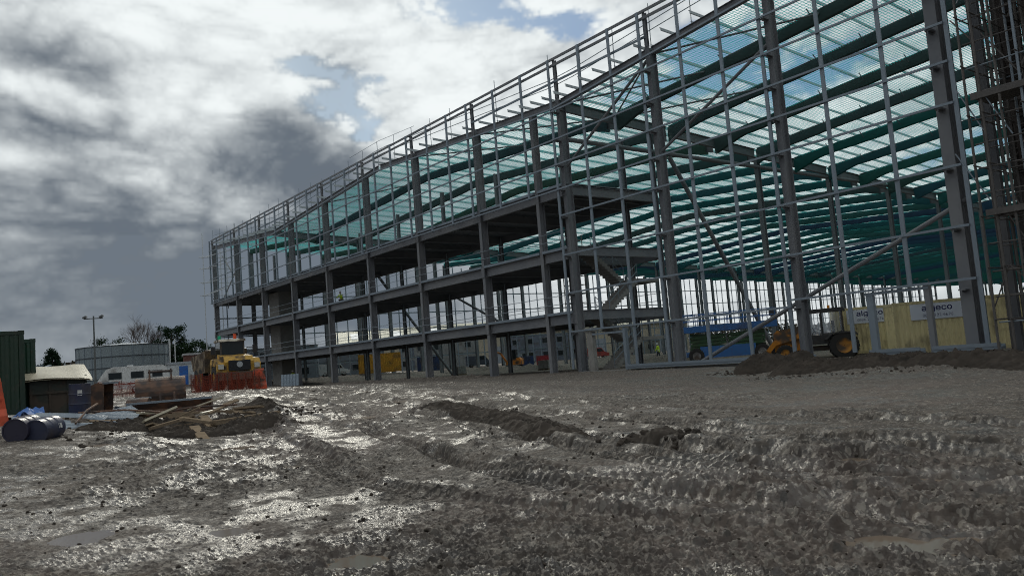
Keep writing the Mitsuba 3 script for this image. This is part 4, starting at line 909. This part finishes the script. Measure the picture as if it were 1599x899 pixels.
# thin metal sheets thrown on a heap
def sheet(c, L, W, yaw, tilt, roll, ribs, label, mat='galvanised'):
    xs_ = np.linspace(-L / 2, L / 2, 8); n = ribs * 4 + 1; ys_ = np.linspace(-W / 2, W / 2, n); pr = np.array([0, 0, .03, .03] * ribs + [0])
    P = np.array([[(x, y, pz + .04 * math.sin(x * 1.7 + c[0] * 3)) for y, pz in zip(ys_, pr)] for x in xs_])
    m = At(c, yaw, rotx(roll) @ roty(tilt)); m.grid(P)
    return single('metal_sheet', label, 'metal sheet', m, mat, group='metal sheets on the scrap heap')
sheet((25.5, -30.85, .46), 1.9, .42, 62, 9, 10, 4, 'long ribbed metal sheet leaning down from the dark store box')
sheet((25.0, -29.7, .44), 1.3, .55, 100, -5, 16, 5, 'bright ribbed metal sheet just right of the upright drum')
sheet((25.6, -29.7, .32), 1.2, .5, 60, 4, 16, 4, 'shiny metal sheet lying below the bright ribbed one')
sheet((26.6, -30.7, .20), 1.5, .55, 70, 3, 24, 3, 'flat grey metal sheet on the mud in front of the upright drum')
sheet((26.4, -29.9, .13), 1.3, .5, 82, -4, 24, 3, 'short grey metal sheet at the foot of the heap next to the timber')
sheet((25.9, -31.6, .40), 1.4, .6, 85, 8, 12, 3, 'crumpled metal sheet behind the two lying drums')

for c, L_, W_, y_, t_, l_ in (((26.9, -30.4, .18), 1.0, .5, 20, 5, 'dark flat steel plate lying right behind the flat grey metal sheet'), ((26.7, -29.5, .10), .9, .45, 60, 3, 'dark flat steel plate between two short metal sheets'), ((24.6, -29.0, .40), 1.1, .4, 110, 14, 'bent steel plate tilted against the grading bucket')):
    m = At(c, y_, rotx(8) @ roty(t_)); m.box(-L_ / 2, L_ / 2, -W_ / 2, W_ / 2, 0, .02).box(-L_ / 2, L_ / 2, W_ / 2 - .02, W_ / 2, .02, .08)
    single('steel_plate', l_, 'steel plate', m, 'plain', (.06, .07, .09), group='steel plates on the scrap heap')
# timbers and broken pallets
def plank(p, q, w, h, label, roll=0, name='timber_plank', up=(0, 0, 1)):
    return single(name, label, 'timber', MB().bar(p, q, w, h, up), 'timber', group='loose timbers by the scrap heap')
plank((23.9, -29.9, .30), (25.4, -26.0, .10), .16, .14, 'long squared timber lying along the front of the grading bucket')
plank((27.5, -27.84, .16), (28.9, -28.03, -.10), .24, .08, 'pale short plank pointing at the camera, nearer the grading bucket')
plank((29.5, -28.66, .0), (31.2, -28.88, -.30), .24, .08, 'pale short plank lying lowest in the mud, nearest the camera')
plank((28.4, -28.7, .22), (29.1, -28.1, .05), .18, .08, 'broken brown board end sticking out between the two pale planks')
plank((28.9, -28.0, .02), (27.9, -25.8, .06), .2, .12, 'dark wet timber slanting across the mud towards the dump truck')
plank((26.4, -30.0, .02), (27.4, -28.2, -.1), .14, .07, 'thin dark lath in front of the long squared timber')

def jumble(n, x0, x1, y0, y1, z0, z1):
    for i in range(n):
        x, y, z = rng.uniform(x0, x1), rng.uniform(y0, y1), rng.uniform(z0, z1); a = rng.uniform(0, 180); L_ = rng.uniform(.5, 1.3)
        p = np.array([x, y, gz(x, y) + .06 + z]); q = p + [L_ * math.cos(math.radians(a)), L_ * math.sin(math.radians(a)), rng.uniform(-.12, .30)]
        single('broken_board', 'short broken board jumbled in the soil of the scrap heap', 'board', MB().bar(p, q, rng.uniform(.08, .2), rng.uniform(.03, .07), up=(rng.normal(0, .4), rng.normal(0, .4), 1)), 'timber' if i % 4 else 'ply_sheet', group='broken boards in the scrap heap')
jumble(16, 25.6, 28.8, -30.6, -26.6, .02, .30)
for (p, q) in (((25.2, -30.6, .55), (27.2, -28.6, .35)), ((26.0, -29.0, .30), (27.9, -27.0, .42)), ((24.6, -30.0, .75), (26.6, -30.9, .30))):
    single('steel_bar', 'rusty steel bar sticking out of the scrap heap', 'steel bar', MB().tube([p, tuple((np.array(p) + q) / 2 + [0, 0, .08]), q], .03, 6), 'rust', group='steel bars in the scrap heap')
# heaps of dark dug soil
def heap(line, width, height, seed, label):
    L_ = np.array(smooth_line(line, 10)); t = np.r_[0, np.cumsum(np.hypot(*np.diff(L_, axis=0).T))]; n = int(t[-1] / .045); u = np.linspace(0, t[-1], n)
    cx_, cy_ = np.interp(u, t, L_[:, 0]), np.interp(u, t, L_[:, 1]); dx, dy = np.gradient(cx_), np.gradient(cy_); l = np.hypot(dx, dy); nx_, ny_ = -dy / l, dx / l
    v = np.linspace(-1, 1, int(2 * width / .045)); X = cx_[:, None] + nx_[:, None] * v * width; Y = cy_[:, None] + ny_[:, None] * v * width
    env = np.clip(1 - v[None] ** 2, 0, 1) ** .8 * np.clip(np.minimum(u, t[-1] - u) / (.6 * width), 0, 1)[:, None] ** .7
    body = .25 + 1.1 * f2(X * .8 + seed, Y * .8, 3, 81); rag = np.abs(2 * f2(X * 3.2 + seed, Y * 3.2, 4, 83) - 1) * .55 + np.abs(2 * f2(X * 10, Y * 10, 3, 85) - 1) * .42 + f2(X * 26, Y * 26, 2, 87) * .16
    Z = ground_h(X, Y) * 1.0 + env * height * body + env ** .5 * (rag - .28) * min(.34, height * 1.7) - .05 * (1 - np.clip(env * 4, 0, 1))
    key = part(None, 'soil_heap', MB().grid(np.stack([X, Y, Z], -1)), 'soil', smooth=True); labels[key] = {'kind': 'structure'}
heap([(26.2, -30.6), (27.6, -28.8), (28.3, -27.2), (28.0, -25.6)], 1.0, .20, 1, '')
heap([(29.2, -29.6), (29.9, -28.0), (29.3, -26.6)], .7, .20, 2, '')
heap([(19.4, -23.2), (22, -24.2), (25, -24.9)], .7, .15, 3, '')
heap([(28.4, -4.6), (29.6, -3.9), (30.6, -3.5), (31.9, -3.1)], 1.3, 1.0, 4, '')
heap([(31.2, -4.6), (34.6, -5.0), (38.0, -5.7), (43, -7.4)], 1.9, .42, 5, '')
heap([(27.6, -20.2), (33.5, -22.3), (37, -23.7), (39.6, -25.0)], .65, .10, 6, '')
heap([(41.3, -25.3), (41.9, -24.3)], .4, .12, 7, '')

# clods and broken lumps of soil round the heaps
def lumps(n, x0, x1, y0, y1, r0, r1):
    m = MB(); ico = trimesh.creation.icosphere(1); V = np.array(ico.vertices); F = np.array(ico.faces)
    x, y = rng.uniform(x0, x1, n), rng.uniform(y0, y1, n); z = ground_h(x, y)
    for i in range(n):
        r = r0 + (r1 - r0) * rng.random() ** 2.5; s = 1 + rng.normal(0, .13, (len(V), 1)); v = V * s * r * [1, rng.uniform(.6, 1), rng.uniform(.6, .95)]
        m.add(xf(v, (x[i], y[i], z[i] + r * .12), rng.uniform(0, 360)), F)
    return m
for args in ((420, 24, 31, -31.5, -26.2, .015, .07), (350, 27.5, 32.5, -6, -2.4, .015, .07), (700, 31, 47, -8.5, -3, .015, .07), (260, 19, 26, -25.2, -22.6, .02, .08), (120, 30, 41.5, -25, -20.5, .02, .06), (60, 41, 42.5, -25.6, -24, .03, .10), (1200, 36, 49, -33.6, -24, .008, .028)):
    labels[part(None, 'soil_clods', lumps(*args), 'soil')] = {'kind': 'stuff', 'label': 'loose clods of wet dark soil', 'category': 'soil'}
P = np.array([[(u * .7, v_ * .5, .12 * f2(np.array([u * 6.]), np.array([v_ * 5.]), 3)[0] * (1 - abs(u - .5)) * 2) for u in np.linspace(0, 1, 12)] for v_ in np.linspace(0, 1, 10)])
single('blue_bag', 'crumpled blue plastic bag on the ground between the barrier and the store box', 'bag', At((23.0, -32.0, gz(23, -31.8) + .04), 20).grid(P * [1.3, 1.3, 2.2]), 'plain', (.08, .17, .42), smooth=True)
single('ribbed_panel', 'two pale blue ribbed panels leaning by the office column', 'panel', At((-32.6, -1.9, gz(-32.6, -1.9)), 60, rotx(-12)).grid(np.array(corrugated(1.9, 1.3, 6, .07))), 'plain', (.30, .36, .42))

# ------------------------------------------------------------------ people
def hull(a, ra, b, rb):
    def ball(c, r): return m3.Manifold.sphere(r, 12).translate(list(map(float, c)))
    return m3.Manifold.batch_hull([ball(a, ra), ball(b, rb)])
def person(o, ang, label, pose='stand', jacket=(.55, .75, .04), helmet=(.7, .7, .68)):
    k = thing('person', label, 'person')
    crouch = pose == 'crouch'
    hz = .50 if crouch else .92
    hip = {s: np.array([0, s * .10, hz]) for s in (-1, 1)}
    if crouch: knee = {s: np.array([.34, s * .15, .52]) for s in (-1, 1)}; ank = {s: np.array([.05 + .05 * s, s * .14, .09]) for s in (-1, 1)}
    else: knee = {s: np.array([.05 + .09 * s, s * .11, .50]) for s in (-1, 1)}; ank = {s: np.array([.02 + .16 * s - .03, s * .12, .09]) for s in (-1, 1)}
    lean = np.array([.22, 0, .46]) if crouch else np.array([.04, 0, .50])
    chest = np.array([0, 0, hz]) + lean; neck = chest + [.03, 0, .12]; head = neck + [.04, 0, .17]
    sh = {s: chest + [0, s * .19, .03] for s in (-1, 1)}
    el = {s: sh[s] + ([.22, s * .05, -.22] if crouch else [.02 + .08 * s, s * .07, -.28]) for s in (-1, 1)}
    wr = {s: el[s] + ([.24, -s * .05, -.08] if crouch else [.16, -s * .02, -.20]) for s in (-1, 1)}
    B_ = []
    for s in (-1, 1):
        B_ += [hull(hip[s], .10, knee[s], .068), hull(knee[s], .066, ank[s], .048), hull(ank[s] + [-.04, 0, -.03], .05, ank[s] + [.16, 0, -.045], .04), hull(sh[s], .062, el[s], .048), hull(el[s], .046, wr[s], .034)]
        d = (wr[s] - el[s]); d /= np.linalg.norm(d); pal = wr[s] + d * .07
        B_.append(hull(wr[s], .03, pal, .032))
        for j in range(4): B_.append(hull(pal + [0, (j - 1.5) * .019, 0], .010, pal + d * (.075 - .008 * abs(j - 1.2)) + np.array([.0, (j - 1.5) * .022, -.025]), .008))
        B_.append(hull(wr[s] + d * .03, .013, wr[s] + d * .07 + np.array([.02, -s * .05, 0]), .010))
    B_ += [hull(hip[-1], .11, hip[1], .11), hull(np.array([0, 0, hz + .02]), .13, chest, .15), hull(sh[-1], .07, sh[1], .07), hull(neck - [0, 0, .05], .055, neck + [.01, 0, .06], .05), hull(head - [.01, 0, .03], .088, head + [0, 0, .05], .095), hull(head + [.02, 0, -.07], .055, head + [.06, 0, -.09], .035), hull(head + [.085, 0, -.005], .014, head + [.112, 0, -.03], .015)]
    for s in (-1, 1): B_.append(hull(head + [0, s * .09, -.01], .018, head + [0, s * .095, .02], .016))
    mf = m3.Manifold.batch_boolean(B_, m3.OpType.Add).refine_to_length(.05).to_mesh()
    t = trimesh.Trimesh(mf.vert_properties[:, :3], mf.tri_verts); trimesh.smoothing.filter_taubin(t, iterations=4)
    v = np.array(t.vertices); col = np.where(v[:, 2:] < hz + .02, np.array([.03, .035, .05]), np.array([.38, .24, .18]))
    part(k, 'body', (xf(v, o, ang), np.array(t.faces)), 'plain', col, smooth=True)
    J = [hull(np.array([0, 0, hz + .0]), .152, chest, .172), hull(sh[-1], .085, sh[1], .085)] + [hull(sh[s], .078, el[s], .062) for s in (-1, 1)] + [hull(el[s], .062, wr[s] - (wr[s] - el[s]) * .15, .045) for s in (-1, 1)]
    mf = m3.Manifold.batch_boolean(J, m3.OpType.Add).refine_to_length(.06).to_mesh()
    part(k, 'hi_vis_jacket', (xf(mf.vert_properties[:, :3], o, ang), mf.tri_verts), 'plain', jacket, smooth=True)
    m = At(o, ang); m.lathe([(.178, .0), (.182, .03), (.178, .055)], o=tuple(np.array([.02, 0, hz + .16])), n=18)
    part(k, 'reflective_band', m, 'plain', (.7, .7, .7))
    hm = At(o, ang); hm.lathe([(.135, -.005), (.128, .01), (.115, .04), (.09, .085), (.05, .115), (.001, .125)], o=tuple(head + [.0, 0, .045]), n=18)
    part(k, 'helmet', hm, 'plain', helmet, smooth=True)
    for s in (-1, 1): part(k, 'eye', At(o, ang).lathe([(.001, .012), (.012, .004), (.001, -.006)], o=tuple(head + [.088, s * .033, .012]), ax=(1, 0, 0), n=8), 'plain', (.03, .025, .02))
    return k
person((-41.6, 3.2, gz(-41.6, 3.2)), -40, 'person in a yellow hi-vis jacket standing at ground level near the lift core')
person((-10.4, 34.1, gz(-10.4, 34.1)), 200, 'person in a yellow hi-vis jacket walking deep inside the hall beyond the stair')
person((-24.8, 2.1, F2), -60, 'person in a hi-vis jacket crouching on the open second floor', pose='crouch')

# ------------------------------------------------------------------ trees and far buildings
def bare_tree(name, o, H, label, seed, spread=.9):
    r_ = np.random.default_rng(seed); k = thing(name, label, 'tree'); tr, cr_ = MB(), MB()
    def grow(p, d, l, r, lev):
        n = 3; pts = [np.array(p)]; dd = np.array(d)
        for i in range(n):
            dd = dd + r_.normal(0, .10, 3) + [0, 0, .05]; dd /= np.linalg.norm(dd); pts.append(pts[-1] + dd * l / n)
        (tr if lev < 2 else cr_).tube(pts, np.linspace(r, r * .62, n + 1), 6 if lev < 2 else 3, cap=False)
        if lev >= 7 or l < .22: return
        for j in range(r_.integers(2, 4) + (2 if lev == 0 else 1 if lev in (1, 4) else 0)):
            a = r_.uniform(0, 2 * np.pi); q = dd + spread * (.35 + .3 * r_.random()) * np.array([math.cos(a), math.sin(a), r_.uniform(-.1, .35)]) * 1.4; q /= np.linalg.norm(q)
            grow(pts[-1] if j else pts[2], q, l * r_.uniform(.62, .82), r * .6, lev + 1)
    grow(o, (0, 0, 1), H * .26, H * .022, 0)
    top = max(np.vstack(cr_.v)[:, 2].max(), o[2] + 1) - o[2]
    for q in (tr, cr_): q.v = [(v - o) * [.92, .92, H / top] + o for v in q.v]
    part(k, 'trunk', tr, 'bark'); part(k, 'crown', cr_, 'bark')
def leafy(name, o, H, Wd, label, cat, seed, col, shape, n=2600, leaf=.2):
    r_ = np.random.default_rng(seed); k = thing(name, label, cat)
    part(k, 'trunk', MB().tube([o, (o[0], o[1], o[2] + H * .5), (o[0] + .1, o[1], o[2] + H * .9)], [H * .03, H * .02, .03], 7), 'bark')
    limbs = MB()
    for _ in range(14):
        a = r_.uniform(0, 2 * np.pi); h = r_.uniform(.2, .8) * H; w = Wd * .4 * shape(h / H)
        limbs.tube([(o[0], o[1], o[2] + h * .85), (o[0] + w * math.cos(a), o[1] + w * math.sin(a), o[2] + h)], [H * .01, .02], 4)
    part(k, 'limb', limbs, 'bark')
    cl = []
    for _ in range(90):
        h = r_.uniform(.06, .92); a = r_.uniform(0, 2 * np.pi); w = Wd * .5 * shape(h) * math.sqrt(r_.uniform(.15, 1)); cl.append((w * math.cos(a), w * math.sin(a), h * H))
    cl = np.array(cl); pick = cl[r_.integers(0, len(cl), n)]; rad = .07 * Wd + .06 * H * .5
    P = pick + r_.normal(0, 1, (n, 3)) * [rad * .5, rad * .5, rad * .42]; P[:, 2] = np.maximum(P[:, 2], .3)
    a = r_.normal(0, 1, (n, 3)); a /= np.linalg.norm(a, axis=1, keepdims=True); b = np.cross(a, r_.normal(0, 1, (n, 3))); b /= np.linalg.norm(b, axis=1, keepdims=True)
    s = leaf * r_.uniform(.6, 1.4, (n, 1)); V = np.stack([P + a * s, P - a * s * .5 + b * s * .6, P - a * s * .5 - b * s * .6], 1).reshape(-1, 3) + np.array(o)
    c = np.repeat(np.array(col) * r_.uniform(.65, 1.35, (n, 1)), 3, axis=0)
    part(k, 'crown', (V, np.arange(3 * n).reshape(-1, 3)), 'leaf', c)
cone = lambda h: max(.06, 1.05 - h) ** .8
egg = lambda h: math.sqrt(max(.02, 1 - ((h - .42) / .6) ** 2))
def tz(x, y): return gz(x, y) - .2
bare_tree('bare_tree', (-114.7, 4.5, tz(-114.7, 4.5)), 14.6, 'tall bare winter tree with a wide twiggy crown rising behind the tank', 3)
leafy('conifer', (-109, 6.9, tz(-109, 6.9)), 11.8, 7.0, 'broad dark evergreen right beside the tall bare tree', 'tree', 5, (.018, .034, .018), egg, 8000)
leafy('conifer', (-108, 10.4, tz(-108, 10.4)), 8.6, 9.0, 'lower dark evergreen between the broad one and the building', 'tree', 6, (.024, .042, .022), egg, 7000)
leafy('conifer', (-117.7, -12, tz(-117.7, -12)), 8.4, 5.0, 'small pointed conifer standing left of the floodlight mast', 'tree', 7, (.02, .036, .022), cone, 5000)
leafy('conifer', (-135.6, 1.8, tz(-135.6, 1.8)), 11.4, 10, 'rounded evergreen showing above the middle of the tank roof', 'tree', 8, (.026, .042, .024), egg, 6000)
for i, (x, y, H, lab) in enumerate(((-122, -15.5, 5.6, 'low bare hedge tree left of the small pointed conifer'), (-120, -8, 6.0, 'low bare hedge tree just right of the small pointed conifer'), (-124, -4.0, 6.6, 'bare hedge tree nearest the floodlight mast'), (-112, 14.5, 7.2, 'bare tree right of the lower dark evergreen'), (-128, -10.5, 6.6, 'bare hedge tree behind the small pointed conifer'), (-130, -17.5, 5.0, 'leftmost low bare hedge tree on the skyline'))):
    bare_tree('hedge_tree', (x, y, tz(x, y)), H, lab, 20 + i, 1.1)
def belt(pts, H, Wd, n, col, seed):
    r_ = np.random.default_rng(seed); pts = np.array(pts, float); s = np.r_[0, np.cumsum(np.hypot(*np.diff(pts, axis=0).T))]
    t = r_.uniform(0, s[-1], n); x, y = np.interp(t, s, pts[:, 0]) + r_.normal(0, Wd, n), np.interp(t, s, pts[:, 1]) + r_.normal(0, Wd, n)
    top = H * (.55 + .7 * f2(t * .12, 0 * t + seed, 3)); z = base_h(x, y) + top * r_.random(n) ** .8
    P = np.stack([x, y, z], -1); a = r_.normal(0, 1, (n, 3)); a /= np.linalg.norm(a, axis=1, keepdims=True); b = np.cross(a, r_.normal(0, 1, (n, 3))); b /= np.linalg.norm(b, axis=1, keepdims=True)
    q = .65 * r_.uniform(.5, 1.5, (n, 1)); V = np.stack([P + a * q, P - a * q * .5 + b * q * .6, P - a * q * .5 - b * q * .6], 1).reshape(-1, 3)
    labels[part(None, 'tree_belt', (V, np.arange(3 * n).reshape(-1, 3)), 'leaf', np.repeat(np.array(col) * r_.uniform(.6, 1.4, (n, 1)), 3, axis=0))] = {'kind': 'stuff', 'label': 'far belt of dull winter trees along the horizon', 'category': 'trees'}
belt([(-170, -70), (-150, -20), (-140, 30), (-150, 90), (-150, 160), (-140, 260), (-90, 330), (20, 360)], 6.0, 5, 26000, (.05, .048, .036), 2)

# long pale industrial building far behind the office strip
k = thing('industrial_building', 'long beige industrial building with a pale pitched roof far beyond the office floors', 'building')
o, an = (-108.0, 40.0, -.2), 66
part(k, 'wall', At(o, an).grid(np.array(corrugated(84, 7.0, 120, .08))).box(0, 84, .1, 30, 0, 7.0), 'plain', (.33, .30, .23))
part(k, 'roof', At(o, an).prism([(-.6, 6.9), (15, 10.4), (30.6, 6.9), (30.6, 7.1), (15, 10.7), (-.6, 7.1)], -.5, 84.5, ax='x'), 'plain', (.40, .39, .30))
for i in range(9): part(k, 'roof_light', At(o, an).add([(4 + i * 9 + dx, 4 + dy * 7, 7.85 + dy * 7 * .2244 + .35 + dz) for dx in (0, 2.4) for dy in (0, 1) for dz in (0, .05)], BOXF), 'plain', (.72, .74, .74))
for i in range(10):
    part(k, 'loading_door', At(o, an).box(3 + i * 8, 6.6 + i * 8, -.12, .02, 0, 4.2), 'plain', (.22, .25, .28))
# stacked site offices and parked vans seen through the ground floor
def office(o, an, n, col, label, two_high=True, group='site offices beyond the building'):
    k = thing('site_office', label, 'site office', group)
    for f in range(2 if two_high else 1):
        z = f * 2.75
        part(k, 'module', At(o, an).box(0, n * 3.0, 0, 2.6, z, z + 2.62), 'paint', col)
        part(k, 'roof_trim', At(o, an).box(-.06, n * 3 + .06, -.06, 2.66, z + 2.62, z + 2.74), 'paint', np.array(col) * .55)
        for i in range(n):
            w_ = part(k, 'window', At(o, an).box(i * 3 + .5, i * 3 + 1.6, -.05, .01, z + 1.0, z + 2.0), 'dark_glass')
            part(w_, 'frame', At(o, an).box(i * 3 + .42, i * 3 + 1.68, -.04, .005, z + .92, z + 1.0).box(i * 3 + .42, i * 3 + 1.68, -.04, .005, z + 2.0, z + 2.08), 'plain', (.20, .21, .22))
        part(k, 'door', At(o, an).box(2.0, 2.8, -.05, .01, z + .1, z + 2.1), 'paint', (.10, .12, .15))
office((-70, 6, .2), 62, 4, (.16, .19, .22), 'grey blue two storey site office block nearest the lift core')
office((-78, 22, .2), 60, 4, (.10, .12, .14), 'dark grey two storey site office block behind the orange container')
office((-80, 40, .1), 58, 5, (.20, .21, .21), 'pale grey two storey site office block right of the dark grey one')
office((-74, 62, -.1), 56, 5, (.13, .15, .19), 'blue grey two storey site office block farthest along the row')
office((-66, 84, -.3), 52, 3, (.24, .23, .20), 'low beige single storey site office at the end of the row', two_high=False)
def van(o, an, col, label):
    k = thing('parked_van', label, 'van', 'vans parked beyond the building')
    part(k, 'body', At(o, an).prism([(-2.4, .35), (2.35, .35), (2.4, .9), (1.55, 1.15), (.95, 1.95), (-2.4, 2.0)], -.92, .92), 'paint', col)
    part(k, 'windscreen', At(o, an).add([(x + dx, y, z) for dx in (0, .04) for y in (-.78, .78) for x, z in ((1.52, 1.18), (1.0, 1.86))], BOXF), 'dark_glass')
    for s in (-1, 1): part(k, 'side_window', At(o, an).prism([(.1, 1.25), (1.3, 1.25), (.9, 1.82), (.1, 1.82)], s * .93 - .015, s * .93 + .015), 'dark_glass')
    for x in (-1.5, 1.5):
        for s in (-1, 1): wheel(k, tuple(xf(np.array([x, s * .82, .34]), o, an)), an, .34, .2, (.3, .3, .3))
for x, y, a, c, l in ((-66, 20, 70, (.55, .56, .57), 'white van parked left of the orange container'), (-64, 47, 60, (.05, .06, .08), 'dark van parked beyond the hall behind the scaffold lattice'), (-62, 55, 60, (.3, .32, .34), 'silver van parked next to the dark van beyond the hall'), (-58, 70, 58, (.35, .05, .04), 'red van parked near the far single storey office')):
    van((x, y, gz(x, y)), a, c, l)
# small orange excavator inside the hall
o, an = (-24.5, 24.0, gz(-24.5, 24)), 215
k = thing('mini_excavator', 'small orange tracked excavator working behind the office columns', 'excavator')
for s in (-1, 1): part(k, 'track', At(o, an).prism([(-1.0, .05), (-.8, 0), (.8, 0), (1.0, .05), (1.05, .3), (.8, .55), (-.8, .55), (-1.05, .3)], s * .65 - .16, s * .65 + .16), 'rubber')
part(k, 'house', At(o, an).prism([(-1.1, .6), (.8, .6), (.8, .95), (.2, 1.2), (-.9, 1.45), (-1.1, 1.2)], -.75, .75), 'dirty', (.62, .20, .03))
part(k, 'cab', At(o, an).prism([(-.4, 1.2), (.7, .95), (.65, 1.9), (.4, 2.4), (-.4, 2.4)], -.5, .35), 'dark_glass')
part(k, 'boom', At(o, an).prism([(.7, .9), (1.6, 2.2), (2.6, 2.5), (2.6, 2.3), (1.7, 2.0), (.9, .8)], -.1, .1), 'dirty', (.62, .20, .03))
part(k, 'dipper', At(o, an).prism([(2.45, 2.55), (2.75, 2.5), (3.0, 1.0), (2.85, 1.0)], -.08, .08), 'dirty', (.62, .20, .03))
part(k, 'bucket', At(o, an).prism([(2.8, 1.05), (3.1, 1.0), (3.05, .6), (2.7, .45), (2.55, .6)], -.25, .25), 'dirty', (.07, .06, .055))
# loose material on the hall floor
for i, (x, y, lab) in enumerate(((-20, 12, 'pallet of grey blocks on the ground inside, left of the long diagonal brace'), (-8, 14, 'pallet of grey blocks on the ground inside, right of the small excavator'), (4, 12, 'pallet of grey blocks on the ground inside, behind the extra office column'), (9.5, 16, 'pallet of grey blocks on the ground inside, nearest the stair'))):
    k = thing('block_pallet', lab, 'pallet', 'block pallets inside the hall'); o = (x, y, gz(x, y)); an = 20 * i
    m = At(o, an)
    for j in range(5): m.box(0, 1.2, j * .24, j * .24 + .14, .1, .13)
    m.box(0, .1, 0, 1.1, 0, .1).box(.55, .65, 0, 1.1, 0, .1).box(1.1, 1.2, 0, 1.1, 0, .1); part(k, 'pallet_base', m, 'timber')
    for r in range(4):
        for c_ in range(2):
            for d_ in range(4): part(k, 'block', At(o, an).box(.03 + c_ * .58, .58 + c_ * .58, .02 + d_ * .27, .27 + d_ * .27, .14 + r * .2, .33 + r * .2), 'concrete')
    if i == 3: break
